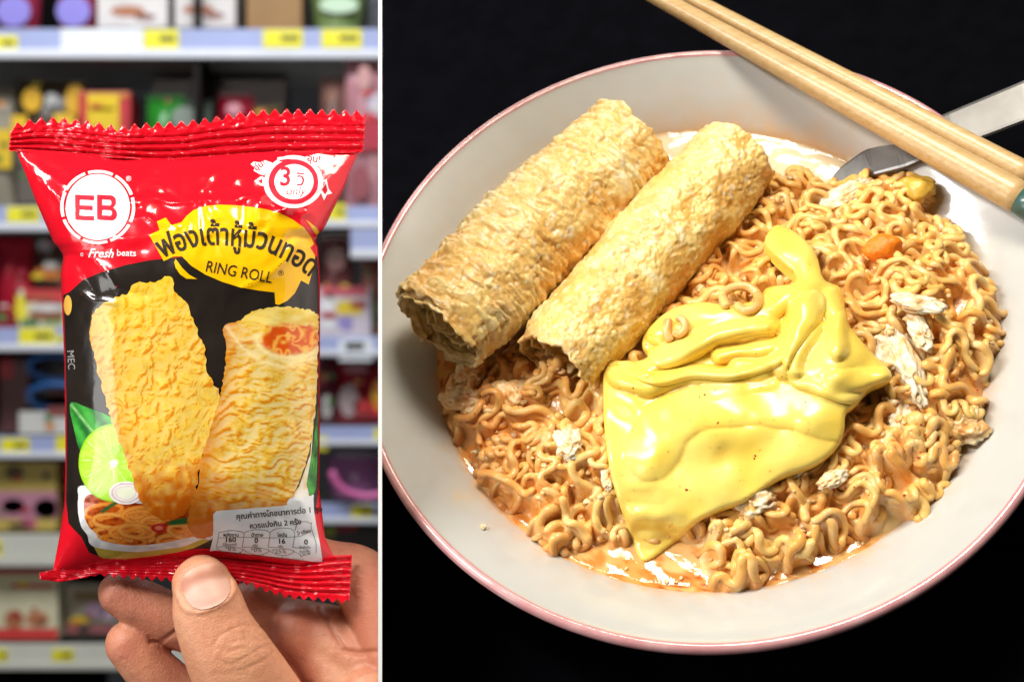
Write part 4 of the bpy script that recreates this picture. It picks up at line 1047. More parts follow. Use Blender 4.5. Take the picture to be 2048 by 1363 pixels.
def strand(a0, b0, th0, L, lam, amp, R, drift, seed, zlim=22):
    ds = 5.0; k = int(L / ds); s = np.arange(k) * ds
    th_ = th0 + drift * s / 100 + amp * np.sin(2 * np.pi * s / lam + seed) + 0.5 * vnoise(s / 60, seed * 3.7, 1)
    x = a0 + np.cumsum(np.cos(th_)) * ds; y = b0 + np.cumsum(np.sin(th_)) * ds
    return x, y
rs = np.random.default_rng(21)
SP = []; SCc = []
off = [(i, j) for i in range(-3, 4) for j in range(-3, 4) if i * i + j * j <= 9]
def deposit(x, y, R, bump_):
    I = np.clip(((x - G0) / GS).astype(int), 3, GN - 4); J = np.clip(((y - G0) / GS).astype(int), 3, GN - 4)
    hh = np.max([HM[I + i, J + j] - (R - math.sqrt(max(R * R - (i * i + j * j) * GS * GS, 0))) for i, j in off if (i * i + j * j) * GS * GS < R * R], 0)
    z = hh + R * 0.62
    kk = np.array([1, 2, 3, 2, 1.]) / 9
    zp = np.pad(z, 2, mode='edge'); z2 = np.convolve(zp, kk, 'valid')
    z = np.maximum(z2, z - R * 0.5) + bump_
    return I, J, z
def stamp(I, J, z, R):
    for i, j in off:
        d2 = (i * i + j * j) * GS * GS
        if d2 < R * R:
            np.maximum.at(HM, (I + i, J + j), z + math.sqrt(R * R - d2))
nst = 0
R0 = 8.5
NMAX = 1080
for q in range(1900):
    if nst >= NMAX: break
    a0, b0 = rs.uniform(-580, 660), rs.uniform(-560, 460)
    if gi(sd, a0, b0) < 10: continue
    L = rs.uniform(220, 760); lam = rs.uniform(72, 165); amp = rs.uniform(0.7, 1.7)
    th0 = rs.uniform(0, 6.28); ph = rs.uniform(0, 6.28); dr = rs.uniform(-0.6, 0.6); coil = rs.random() < 0.14
    nb_ = int(rs.choice([1, 2, 3, 4], p=[0.34, 0.28, 0.23, 0.15]))
    for w_ in range(nb_):
        R = R0 * rs.uniform(0.80, 1.18)
        aa = a0 - math.sin(th0) * w_ * 16 + rs.normal(0, 3); bb = b0 + math.cos(th0) * w_ * 16 + rs.normal(0, 3)
        ds = 5.0; k = int(L * rs.uniform(0.8, 1.1) / ds); s = np.arange(k) * ds
        if coil:      # a strand wound like a spring
            t = s / rs.uniform(24, 34) + ph
            x = aa + math.cos(th0) * s * 0.30 + 25 * np.cos(t) * (1 + .2 * vnoise(s / 50, q, 1)); y = bb + math.sin(th0) * s * 0.30 + 25 * np.sin(t)
        else:
            th_ = th0 + dr * s / 100 + amp * np.sin(2 * np.pi * s / lam + ph + 0.15 * w_) + 1.1 * vnoise(s / 60, q * 3.7 + 0.2 * w_, 1) + 0.35 * vnoise(s / 18, q * 1.7, 2)
            x = aa + np.cumsum(np.cos(th_)) * ds; y = bb + np.cumsum(np.sin(th_)) * ds
        e = gi(sd, x, y)
        ok = e > -2
        if not ok.all():
            k = int(np.argmin(ok)); x, y, s = x[:k], y[:k], s[:k]
        if len(x) < 18: continue
        lift = 5.5 * np.clip(np.sin(2 * np.pi * s / lam * rs.uniform(0.8, 2.0) + rs.uniform(0, 6)) + 0.6 * vnoise(s / 30, q, 5), -0.7, 1.4)
        I, J, z = deposit(x, y, R, lift)
        over = z - (gi(TG, x, y) + 18)
        if (over > 0).mean() > 0.3: continue
        z = z - np.clip(over, 0, 16) * 0.6
        stamp(I, J, z, R * 0.9)
        P = np.stack([x, y, z], -1)
        taper = np.minimum(1, np.minimum(np.arange(len(x)), np.arange(len(x))[::-1]) / 1.5 + 0.62)
        v, f = tube(P, R * taper * (1 + 0.10 * vnoise(s / 20, q * 1.3, 0)), 8, True, 0.68, up=(0.05 + 0.5 * math.sin(ph), 0.03, 1))
        SP.append((LOC(v[:, 0], v[:, 1], v[:, 2]), f))
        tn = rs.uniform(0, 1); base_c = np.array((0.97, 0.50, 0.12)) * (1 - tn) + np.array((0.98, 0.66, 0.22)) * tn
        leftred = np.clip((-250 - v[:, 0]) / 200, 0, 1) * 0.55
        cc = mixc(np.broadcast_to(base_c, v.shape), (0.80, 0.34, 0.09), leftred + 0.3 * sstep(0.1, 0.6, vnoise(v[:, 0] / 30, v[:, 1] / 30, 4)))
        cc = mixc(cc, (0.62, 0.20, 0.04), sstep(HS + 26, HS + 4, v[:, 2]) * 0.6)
        cc = mixc(cc, (0.95, 0.72, 0.38), 0.4 * sstep(0.2, 0.6, vnoise(v[:, 0] / 14, v[:, 1] / 14, 9)))
        SCc.append(cc); nst += 1
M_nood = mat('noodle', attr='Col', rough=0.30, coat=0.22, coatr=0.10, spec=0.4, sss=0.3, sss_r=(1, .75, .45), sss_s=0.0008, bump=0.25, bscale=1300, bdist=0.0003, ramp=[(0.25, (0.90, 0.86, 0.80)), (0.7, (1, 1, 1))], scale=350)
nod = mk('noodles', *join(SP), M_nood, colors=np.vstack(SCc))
tag(nod, 'heap of curly tan instant noodles filling the bowl', 'noodles', kind='stuff')
print('strands', nst, 'verts', len(nod.data.vertices))
HMs = HM.copy()
for _ in range(6): HMs[1:-1, 1:-1] = (HMs[1:-1, 1:-1] * 2 + HMs[:-2, 1:-1] + HMs[2:, 1:-1] + HMs[1:-1, :-2] + HMs[1:-1, 2:]) / 6
HD = HM.copy()
for i in range(-7, 8):
    for j in range(-7, 8):
        if i * i + j * j <= 49: HD = np.maximum(HD, np.roll(np.roll(HM, i, 0), j, 1))
HD8 = np.maximum(HD, HS)
for _ in range(9): HD8[1:-1, 1:-1] = (HD8[1:-1, 1:-1] * 2 + HD8[:-2, 1:-1] + HD8[2:, 1:-1] + HD8[1:-1, :-2] + HD8[1:-1, 2:]) / 6
for _ in range(70): HD[1:-1, 1:-1] = (HD[1:-1, 1:-1] * 2 + HD[:-2, 1:-1] + HD[2:, 1:-1] + HD[1:-1, :-2] + HD[1:-1, 2:]) / 6
def heap_at(px, py, h=-30.0):
    a, b = AB(px, py, np.asarray(h, float) + 0 * np.asarray(px, float)); return gi(HMs, a, b)
# creamy sauce lying between the strands
SM = HM.copy()
for _ in range(3): SM[1:-1, 1:-1] = (SM[1:-1, 1:-1] * 2 + SM[:-2, 1:-1] + SM[2:, 1:-1] + SM[1:-1, :-2] + SM[1:-1, 2:]) / 6
hs_ = np.where(sd > -8, np.maximum(SM - 7.5 + 6 * vnoise(ga / 32, gb / 32, 7) * 1.0, TG - 21), HS - 14) + 1.2 * vnoise(ga / 10, gb / 10, 3)
hs_ = np.where(sd < 6, np.minimum(hs_, HS + 3 + np.clip(sd + 8, 0, 20)), hs_)
V = LOC(ga, gb, hs_).reshape(-1, 3)
Fc = [[i * GN + j, (i + 1) * GN + j, (i + 1) * GN + j + 1, i * GN + j + 1] for i in range(GN - 1) for j in range(GN - 1) if sd[i, j] > -10]
used = sorted({v for f in Fc for v in f}); rm = {v: i for i, v in enumerate(used)}
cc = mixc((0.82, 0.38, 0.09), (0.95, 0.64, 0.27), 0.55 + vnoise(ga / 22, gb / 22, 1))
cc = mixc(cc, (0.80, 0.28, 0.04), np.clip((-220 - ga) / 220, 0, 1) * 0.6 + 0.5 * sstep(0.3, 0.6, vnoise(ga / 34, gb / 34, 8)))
cc = cc.reshape(-1, 3)
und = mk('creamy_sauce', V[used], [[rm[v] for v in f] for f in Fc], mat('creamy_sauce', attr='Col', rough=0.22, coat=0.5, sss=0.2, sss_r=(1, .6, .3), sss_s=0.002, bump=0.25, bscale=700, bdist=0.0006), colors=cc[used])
tag(und, 'creamy orange sauce soaking the gaps between the curly noodles', 'sauce', kind='stuff')

# ================================================================ RIGHT: rolls, cheese, toppings, chopsticks
def axisframe(p0, h0, p1, h1):
    a0, b0 = AB(*[np.array(float(q)) for q in p0], np.array(float(h0))); a1, b1 = AB(*[np.array(float(q)) for q in p1], np.array(float(h1)))
    Q0, Q1 = np.array([a0, b0, h0], float), np.array([a1, b1, h1], float)
    ax = Q1 - Q0; Ln = np.linalg.norm(ax); ax /= Ln
    up = np.array([0, 0, 1.0]); up -= ax * (up @ ax); up /= np.linalg.norm(up)
    return Q0, ax, Ln, np.cross(ax, up), up
def fried_roll(p0, h0, p1, h1, R, kind, label, seed):
    Q0, ax, Ln, sd_, up = axisframe(p0, h0, p1, h1)
    root = empty('fried_tofu_roll', LOC(*(Q0 + ax * Ln / 2 - up * R)), label, 'fried roll', 'fried tofu skin rolls')
    def disp(s, q, th):
        """radial relief; s along, q round (units)"""
        s2 = s + 7 * vnoise(s / 30, q / 30, seed); q2 = q + 7 * vnoise(q / 30, s / 30, seed + 2)
        if kind == 1:
            fold = np.abs(vnoise(s2 / 17 + 0.25 * q / 60, q2 / 70, seed)) ** 0.8 * 2.4 - 1
            f2_ = np.abs(vnoise(s2 / 8, q2 / 24, seed + 5)) * 2 - 1
            f1, g, c = voro(s2 / 19, q2 / 30)
            step_ = 5 * np.abs(((s / 132 + 0.12 * np.sin(th * 2)) % 1) - 0.0) ** 3
            return 3.3 * fold + 2.6 * f2_ + 4.2 * np.sqrt(np.clip(1 - f1 * f1 * 1.3, 0, 1)) * (0.4 + c) + 1.8 * fbm(s / 5, q / 5, seed, 3) + step_ + 7 * vnoise(s / 80, q / 90, seed)
        f1, g, c = voro(s2 / 17, q2 / 17); f3, g3, c3 = voro(s2 / 8.5 + 4, q2 / 8.5)
        return 3.0 * np.sqrt(np.clip(1 - f1 * f1 * 1.2, 0, 1)) * (0.3 + c) + 2.6 * np.sqrt(np.clip(1 - f3 * f3 * 1.2, 0, 1)) * (0.3 + c3) + 1.4 * fbm(s / 7, q / 7, seed, 3) + 6 * vnoise(s / 60, q / 60, seed) + 3.0 * vnoise(s / 24, q / 24, seed + 1)
    n, m = int(2 * np.pi * R / 2.5), int(Ln / 2.5)
    def shell(Rf, e0, e1, n, m, inner=False, turns=1.0, t_0=0.0, dk=1.0):
        u = np.linspace(0, 1, n)[None]; v = np.linspace(0, 1, m)[:, None]
        th = (t_0 + turns * 2 * np.pi * u) + 0 * v
        a_ = e0(th); b_ = e1(th)
        s = a_ + (b_ - a_) * v
        r = Rf(th, u, s)
        tap = 1 - 0.10 * np.clip(np.abs(s / Ln - 0.5) * 2, 0, 1) ** 3
        per = 2 * np.pi * R
        # blend the relief over the seam so that it closes on itself
        q = th / (2 * np.pi) * per; wq = sstep(0.85, 1.0, u * turns % 1.0001) * (turns == 1.0)
        dsp = disp(s, q, th) * (1 - wq) + disp(s, q - per, th) * wq
        rr = r * tap + dsp * dk
        P = Q0 + s[..., None] * ax + (rr * np.cos(th))[..., None] * sd_ * 1.03 + (rr * np.sin(th))[..., None] * up * 0.93
        # slight bend
        P = P + ((s / Ln - 0.5) ** 2)[..., None] * (-10) * up
        hgt = (dsp - dsp.min()) / (np.ptp(dsp) + 1e-9)
        return P, hgt, s, th
    rag = lambda k, amp: (lambda th: k + amp * vnoise(th * 2.2 + seed, seed + k / 99.0) + amp * 0.5 * vnoise(th * 9, seed + 2 + k / 50.0))
    def build(name, P, hgt, s, th, thick, parent):
        m_, n_ = P.shape[:2]
        V = LOC(P[..., 0], P[..., 1], P[..., 2])
        ctr = Q0 + s[..., None] * ax; Pin = P - (P - ctr) / (np.linalg.norm(P - ctr, axis=-1)[..., None] + 1e-9) * thick
        V2 = LOC(Pin[..., 0], Pin[..., 1], Pin[..., 2]); k = m_ * n_
        i = np.arange(m_ - 1)[:, None] * n_ + np.arange(n_ - 1)[None]
        q = np.stack([i, i + 1, i + n_ + 1, i + n_], -1).reshape(-1, 4)
        Fq = q.tolist() + (q[:, ::-1] + k).tolist()
        for base, nx in ((0, 1), ((m_ - 1) * n_, 1)):
            for j in range(n_ - 1):
                a, b = base + j, base + j + 1; Fq.append([a, b, b + k, a + k] if base else [b, a, a + k, b + k])
        for j in range(m_ - 1):
            a, b = j * n_, (j + 1) * n_; Fq.append([a, b, b + k, a + k])
            a, b = j * n_ + n_ - 1, (j + 1) * n_ + n_ - 1; Fq.append([b, a, a + k, b + k])
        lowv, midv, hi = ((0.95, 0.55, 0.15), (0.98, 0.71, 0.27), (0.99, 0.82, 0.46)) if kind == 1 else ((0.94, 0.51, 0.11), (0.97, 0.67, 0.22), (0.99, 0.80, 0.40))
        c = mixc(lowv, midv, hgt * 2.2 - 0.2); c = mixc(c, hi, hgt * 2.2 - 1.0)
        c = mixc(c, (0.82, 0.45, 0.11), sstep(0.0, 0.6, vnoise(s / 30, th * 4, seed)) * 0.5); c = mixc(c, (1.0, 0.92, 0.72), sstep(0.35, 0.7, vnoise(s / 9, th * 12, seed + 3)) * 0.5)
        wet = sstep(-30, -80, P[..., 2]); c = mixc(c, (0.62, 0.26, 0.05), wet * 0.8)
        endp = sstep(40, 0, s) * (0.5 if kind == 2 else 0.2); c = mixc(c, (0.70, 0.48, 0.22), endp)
        cc = np.vstack([c.reshape(-1, 3), c.reshape(-1, 3) * 0.92])
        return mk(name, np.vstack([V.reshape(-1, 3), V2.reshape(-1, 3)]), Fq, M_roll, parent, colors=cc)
    e0 = rag(0, 10); e1 = rag(Ln, 9)
    P, hg, s, th = shell(lambda th, u, s: R - 6 + 7 * (u - 0.5) * 0, e0, e1, n, m)
    build('rolled_skin', P, hg, s, th, 7, root)
    P, hg, s, th = shell(lambda th, u, s: R * (0.83 - 0.42 * u) + 4 * np.sin(3 * th), rag(22, 14), rag(Ln - 18, 12), 260, 90, turns=1.7, t_0=1.0, dk=0.7)
    build('inner_fold', P, hg, s, th, 5, root)
    if kind == 1:   # loose lip of skin at the open end
        P, hg, s, th = shell(lambda th, u, s: R * (0.97 - 0.2 * u) + 5 * np.sin(2 * th), rag(-12, 9), rag(70, 12), 160, 30, turns=0.62, t_0=0.35, dk=0.8)
        build('loose_lip', P, hg, s, th, 4, root)
    return root
M_roll = mat('fried_skin', attr='Col', rough=0.33, coat=0.35, coatr=0.18, spec=0.5, sss=0.35, sss_r=(1, .8, .5), sss_s=0.0008, bump=0.5, bscale=1500, bdist=0.0004, scale=700, ramp=[(0.3, (0.88, 0.84, 0.76)), (0.7, (1, 1, 1))])
fried_roll((876, 652), 66, (1262, 280), 28, 120, 1, 'left fried tofu roll, wrinkled in folds, its open end leaning on the bowl wall', 3.0)
fried_roll((1110, 728), 24, (1476, 304), 22, 99, 2, 'right fried tofu roll with fine blisters, lying between the other roll and the cheese', 11.0)

# cheese slice
CH = np.array([(1560, 450), (1600, 470), (1632, 508), (1648, 558), (1680, 575), (1692, 620), (1702, 655), (1740, 700), (1784, 750), (1742, 776), (1712, 808), (1692, 826), (1688, 862), (1672, 895), (1630, 928), (1560, 955), (1490, 1000), (1440, 1018), (1390, 1042), (1345, 1086), (1288, 1122), (1262, 1070), (1240, 1010), (1222, 950), (1211, 880), (1206, 800), (1208, 742), (1226, 722), (1270, 722), (1296, 712), (1284, 690), (1292, 664), (1322, 632), (1360, 611), (1410, 604), (1455, 610), (1510, 600), (1535, 575), (1580, 568), (1592, 552), (1560, 522), (1530, 488), (1540, 460)], float)
CP = smooth_poly(CH, 5)
TGs = TG.copy()
for _ in range(90): TGs[1:-1, 1:-1] = (TGs[1:-1, 1:-1] * 2 + TGs[:-2, 1:-1] + TGs[2:, 1:-1] + TGs[1:-1, :-2] + TGs[1:-1, 2:]) / 6
LOBES = [([(1235, 750), (1300, 772), (1380, 752), (1460, 754), (1530, 738), (1580, 700)], 20, 24), ([(1296, 738), (1345, 704), (1410, 676), (1470, 660), (1530, 652)], 26, 32),
         ([(1440, 708), (1500, 702), (1562, 690)], 17, 27), ([(1330, 655), (1400, 630), (1450, 632), (1520, 642)], 38, 26), ([(1606, 588), (1612, 640), (1584, 690), (1572, 726)], 33, 36),
         ([(1555, 478), (1600, 520), (1622, 560)], 38, 26), ([(1650, 590), (1668, 640), (1676, 690)], 24, 26), ([(1572, 588), (1535, 616), (1500, 622)], 27, 28),
         ([(1470, 730), (1560, 722), (1590, 745)], 15, 22), ([(1692, 836), (1600, 806), (1500, 796), (1400, 806), (1330, 850), (1300, 905)], 48, 15), ([(1672, 764), (1778, 752)], 22, 14), ([(1545, 765), (1480, 775), (1420, 782)], 16, 16)]
GAU = [(1400, 850, 90, 20), (1620, 880, 62, 20), (1250, 800, 45, 16), (1660, 725, 62, 26), (1330, 980, 60, 10), (1500, 930, 50, -6), (1275, 900, 30, -8), (1290, 1080, 60, -14), (1520, 860, 40, 8), (1450, 905, 26, -7)]
def cheese_h(px, py, edge=True):
    a, b = AB(px, py, 6.0 + 0 * np.asarray(px, float))
    t = np.maximum(gi(TGs, a, b) + 18, gi(HD, a, b) + 13)
    acc = np.exp(np.zeros_like(px, float) / 4.0)
    x2 = px + 5 * vnoise(px / 40, py / 40, 3); y2 = py + 5 * vnoise(px / 40, py / 40, 8)
    for pts, w_, am in LOBES:
        q = segdist(x2, y2, pts) / w_
        q = q / 1.12; f = 0.8 * am * np.clip(1 - q * q, 0, 1) ** 0.8
        acc = acc + np.exp(f / 4.0) - 1
    hh = 4.0 * np.log(acc)
    for gx_, gy_, w_, am in GAU: hh = hh + am * np.exp(-((px - gx_) ** 2 + (py - gy_) ** 2) / w_ ** 2)
    hh = hh + 2.5 * vnoise(px / 80, py / 80, 5) + 0.6 * vnoise(px / 22, py / 22, 5)
    tip = np.exp(-((px - 1290) ** 2 + (py - 1085) ** 2) / 75 ** 2)
    t = t + np.maximum(gi(HD8, a, b) + 14 - t, 0) * np.clip(tip * 2, 0, 1); hh = hh * (1 - 0.6 * np.clip(tip * 1.6, 0, 1))
    if edge:
        dd_ = segdist(px, py, np.vstack([CP, CP[:1]]).tolist())
        e = np.clip(dd_ / 10, 0, 1); hh = hh - 6 * (1 - np.sqrt(1 - (1 - e) ** 2)) - 3 * np.exp(-dd_ / 30)
    return t + hh
X, Fc = flat_mesh(CP, 4)
h = cheese_h(X[:, 0], X[:, 1]); Vt = B(X[:, 0], X[:, 1], h)
for _ in range(2):
    pass
ec = defaultdict(int)
for f in Fc:
    for a_, b_ in zip(f, f[1:] + f[:1]): ec[(a_, b_)] += 1
bnd = [(a_, b_) for (a_, b_) in ec if (b_, a_) not in ec]
bi = sorted({v for e in bnd for v in e}); bm_ = {v: i for i, v in enumerate(bi)}
n0 = len(X)
lowr = Vt[bi] - N * S * 10; lowr2 = Vt[bi] - N * S * 22 
ctr_ = Vt.mean(0); inn = lowr2 + (ctr_ - lowr2) * 0.02
Vc = np.vstack([Vt, lowr, inn]); nbi = len(bi)
Fc2 = list(Fc)
for a_, b_ in bnd:
    Fc2.append([b_, a_, n0 + bm_[a_], n0 + bm_[b_]]); Fc2.append([n0 + bm_[b_], n0 + bm_[a_], n0 + nbi + bm_[a_], n0 + nbi + bm_[b_]])
cr = mixc((0.95, 0.68, 0.10), (0.97, 0.75, 0.18), 0.5 + 0.6 * vnoise(X[:, 0] / 60, X[:, 1] / 60))
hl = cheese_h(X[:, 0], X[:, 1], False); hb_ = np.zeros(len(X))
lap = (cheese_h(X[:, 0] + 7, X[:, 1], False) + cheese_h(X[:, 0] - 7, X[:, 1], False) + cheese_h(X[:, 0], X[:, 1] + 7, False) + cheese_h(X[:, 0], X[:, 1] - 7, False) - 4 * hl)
cr = mixc(cr, (0.80, 0.42, 0.03), np.clip(lap / 8, 0, 1) * 0.6)     # shade of the grooves painted in as darker orange
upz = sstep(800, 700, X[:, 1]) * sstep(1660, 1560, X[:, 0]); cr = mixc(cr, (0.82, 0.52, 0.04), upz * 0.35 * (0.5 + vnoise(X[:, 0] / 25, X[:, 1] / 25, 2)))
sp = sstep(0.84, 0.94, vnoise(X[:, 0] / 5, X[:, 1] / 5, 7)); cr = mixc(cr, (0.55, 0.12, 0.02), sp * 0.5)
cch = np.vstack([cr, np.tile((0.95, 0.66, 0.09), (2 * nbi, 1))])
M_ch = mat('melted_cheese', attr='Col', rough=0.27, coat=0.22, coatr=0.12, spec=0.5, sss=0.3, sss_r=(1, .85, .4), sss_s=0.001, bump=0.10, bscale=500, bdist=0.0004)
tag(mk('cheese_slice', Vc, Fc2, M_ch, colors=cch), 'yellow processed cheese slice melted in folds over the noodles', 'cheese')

cheese_o = bpy.data.objects['cheese_slice']
def flap(poly, lift, seed):
    P_ = smooth_poly(poly, 5); X, Fc = flat_mesh(P_, 5)
    dd_ = segdist(X[:, 0], X[:, 1], np.vstack([P_, P_[:1]]).tolist()); e = np.clip(dd_ / 16, 0, 1)
    h = cheese_h(X[:, 0], X[:, 1], False) + lift * np.sqrt(1 - (1 - e) ** 2) + 5 * (1 - np.exp(-dd_ / 30)) - 1 + 2.5 * vnoise(X[:, 0] / 30, X[:, 1] / 30, seed)
    c = mixc((0.95, 0.68, 0.10), (0.97, 0.75, 0.18), 0.5 + 0.6 * vnoise(X[:, 0] / 50, X[:, 1] / 50, seed))
    mk('cheese_fold', B(X[:, 0], X[:, 1], h), Fc, M_ch, cheese_o, colors=c)
flap([(1578, 764), (1582, 712), (1612, 668), (1650, 640), (1684, 622), (1702, 655), (1740, 702), (1783, 750), (1742, 776), (1704, 808), (1640, 792)], 11, 1)
flap([(1600, 590), (1632, 578), (1652, 596), (1648, 632), (1622, 672), (1592, 712), (1574, 742), (1562, 716), (1568, 664), (1582, 620)], 15, 2)
flap([(1236, 726), (1262, 752), (1320, 772), (1390, 758), (1460, 762), (1540, 742), (1572, 716), (1560, 700), (1500, 728), (1440, 736), (1370, 732), (1300, 742), (1262, 722)], 9, 4)
flap([(1300, 722), (1318, 690), (1380, 672), (1440, 646), (1500, 640), (1548, 640), (1552, 662), (1490, 674), (1440, 690), (1400, 716), (1340, 738)], 9, 5)
def lump(name, px, py, h, rx, ry, rz, rot, seed, m, amp=0.35, f=1.6, sub=4, colf=None, puff=0.0):
    bm = bmesh.new(); bmesh.ops.create_icosphere(bm, subdivisions=sub, radius=1)
    U = np.array([v.co[:] for v in bm.verts]); Fc = [[v.index for v in q.verts] for q in bm.faces]; bm.free()
    d = 1 + amp * vnoise(U[:, 0] * f + seed, U[:, 1] * f, U[:, 2] * f) * 1.6 + amp * 0.4 * vnoise(U[:, 0] * f * 3, U[:, 1] * f * 3 + seed, U[:, 2] * f * 3) + amp * 0.12 * vnoise(U[:, 0] * f * 7, U[:, 1] * f * 7 + seed, U[:, 2] * f * 7)
    if puff:
        g = U * 2.6 + seed
        d = d + puff * (1 - 2.2 * np.abs(vnoise(g[:, 0], g[:, 1], g[:, 2]))) + puff * 0.35 * (1 - 2.2 * np.abs(vnoise(g[:, 0] * 2.3, g[:, 1] * 2.3, g[:, 2] * 2.3)))
    U = U * d[:, None] * np.array([rx, ry, rz])
    c_, s_ = math.cos(rot), math.sin(rot)
    a0, b0 = AB(np.array(float(px)), np.array(float(py)), np.array(float(h)))
    V = LOC(a0 + U[:, 0] * c_ - U[:, 1] * s_, b0 + U[:, 0] * s_ + U[:, 1] * c_, h + U[:, 2])
    return mk(name, V, Fc, m)
def H(px, py): return float(heap_at(np.array(float(px)), np.array(float(py))))
M_egg = mat('egg_white', ramp=[(0.35, (0.86, 0.50, 0.20)), (0.5, (0.90, 0.74, 0.48)), (0.65, (0.92, 0.84, 0.66))], rough=0.3, coat=0.3, sss=0.3, sss_r=(1, .8, .6), sss_s=0.002, scale=260, bump=0.5, bscale=900, bdist=0.0005)
EGG = [  # px, py, rx, ry, rz, rot, label
    (1762, 702, 50, 46, 22, 0.4, 'large pale egg curd to the right of the cheese, above its pointed corner'),
    (1814, 735, 18, 62, 18, 0.15, 'long white strip of egg just right of the cheese corner'),
    (1802, 820, 28, 46, 16, -0.2, 'white egg curd below the pointed cheese corner'),
    (1830, 605, 40, 16, 14, -0.35, 'thin white flap of egg near the right edge, under the carrot'),
    (1840, 660, 15, 34, 13, 0.3, 'narrow pale egg strip hanging down at the right of the heap'),
    (1512, 1000, 34, 24, 24, 0.2, 'ruffled white egg curd under the lower edge of the cheese'),
    (1690, 392, 46, 20, 17, 0.5, 'white and cream egg flap at the far side beside the steel handle'),
    (1136, 884, 20, 26, 14, 0.2, 'small square white egg bit left of the cheese'),
    (1216, 950, 10, 24, 12, -0.1, 'small white egg bit tucked against the left cheese edge'),
    (1018, 790, 30, 26, 22, 0.2, 'orange stained egg lump below the blistered roll'),
    (938, 745, 26, 22, 20, 0.5, 'orange stained egg lump at the far left below the open roll end'),
    (930, 800, 38, 24, 16, -0.3, 'flat soaked egg piece at the left edge of the broth'),
    (1925, 850, 34, 30, 22, 0.1, 'pink cream egg lump at the right edge of the heap'),
    (1665, 958, 22, 12, 12, 0.5, 'little white egg shred on the noodles at the lower right'),
]
M_eggo = mat('stained_egg', ramp=[(0.3, (0.80, 0.34, 0.08)), (0.5, (0.90, 0.58, 0.26)), (0.7, (0.92, 0.76, 0.50))], rough=0.25, coat=0.4, sss=0.25, sss_r=(1, .6, .4), sss_s=0.002, scale=230, bump=0.5, bscale=800, bdist=0.0005)
for i, (x, y, rx, ry, rz, ro, l) in enumerate(EGG):
    tag(lump('egg_curd', x, y, H(x, y) + rz * 0.25, rx * 1.1, ry * 1.1, rz * 0.8, ro, i * 5.3 + 1, M_eggo if i in (9, 10, 11, 12) else M_egg, 0.2, 1.5, 5, puff=0.24), l, 'egg piece', 'pieces of egg in the noodles')
tag(lump('egg_yolk_piece', 1840, 378, H(1840, 378) + 12, 34, 28, 20, 0, 4.4, mat('egg_yolk', ramp=shade((0.72, 0.44, 0.06), 0.15), rough=0.4, coat=0.2, scale=300, bump=0.4, bscale=900), 0.3, 1.3), 'mustard yellow egg yolk piece at the far right under the chopsticks', 'egg yolk')
tag(lump('carrot_piece', 1768, 496, H(1768, 496) + 22, 36, 30, 26, 0.1, 9.1, mat('carrot', ramp=shade((0.92, 0.23, 0.008), 0.15), rough=0.4, coat=0.1, sss=0.3, sss_r=(1, .3, .1), sss_s=0.001, scale=300, bump=0.6, bscale=900, bdist=0.0006), 0.12, 1.4), 'bright orange carrot piece on the noodles near the right', 'carrot')
# curled noodle ends lying on the cheese
def curl(pts, R, label, extra=26):
    P = smooth_poly(pts, 8, closed=False)
    h = np.array([max(float(cheese_h(np.array([x]), np.array([y]), False)[0]), H(x, y)) for x, y in P]) + R * 0.55
    v, f = tube(np.stack([*AB(P[:, 0], P[:, 1], h), h], -1), R, 10, True, 0.85, up=(0, 0, 1))
    c = mixc((0.86, 0.42, 0.12), (0.92, 0.58, 0.22), 0.5 + vnoise(v[:, 0] / 14, v[:, 1] / 14, 2))
    tag(mk('noodle_end', LOC(v[:, 0], v[:, 1], v[:, 2]), f, M_nood, colors=c), label, 'noodle', 'loose noodle curls on the cheese')
curl([(1452, 612), (1446, 590), (1462, 576), (1492, 572), (1514, 588), (1514, 610), (1494, 620), (1474, 610)], 9.5, 'ring shaped noodle curl on the upper edge of the cheese')
curl([(1336, 640), (1333, 662), (1340, 680)], 9, 'short straight noodle bit, left of two on the upper cheese')
curl([(1356, 634), (1366, 640), (1370, 656), (1358, 668), (1348, 664)], 8, 'small hooked noodle bit, right of two on the upper cheese')
M_chili = mat('chilli', ramp=shade((0.50, 0.05, 0.01), 0.3), rough=0.4)
parts = []
rs = np.random.default_rng(8)
for i in range(150):
    if i < 22:
        x, y = rs.uniform(1220, 1700), rs.uniform(600, 1080)
        if not inside(np.array(x), np.array(y), CP): continue
        h = float(cheese_h(np.array([x]), np.array([y]))[0]) + 0.4
    else:
        x, y = rs.uniform(900, 1980), rs.uniform(480, 1150)
        if inside(np.array(x), np.array(y), CP): continue
        a, b = AB(np.array(x), np.array(y), np.array(-60.0))
        if gi(sd, a, b) < 5: continue
        h = H(x, y) + 1
    r_ = rs.uniform(1.0, 3.0)
    a, b = AB(np.array(x), np.array(y), np.array(h)); t = rs.uniform(0, 3)
    P = np.array([[a + r_ * math.cos(t + k * 1.57) * (1.4 if k % 2 else .8), b + r_ * math.sin(t + k * 1.57), h + 0.4] for k in range(4)] + [[a, b, h + 1.6], [a, b, h - 1]])
    parts.append((LOC(P[:, 0], P[:, 1], P[:, 2]), [[0, 1, 4], [1, 2, 4], [2, 3, 4], [3, 0, 4], [1, 0, 5], [2, 1, 5], [3, 2, 5], [0, 3, 5]]))
tag(mk('chilli_flakes', *join(parts), M_chili), 'tiny red chilli flakes scattered over cheese and noodles', 'chilli flakes', kind='stuff')
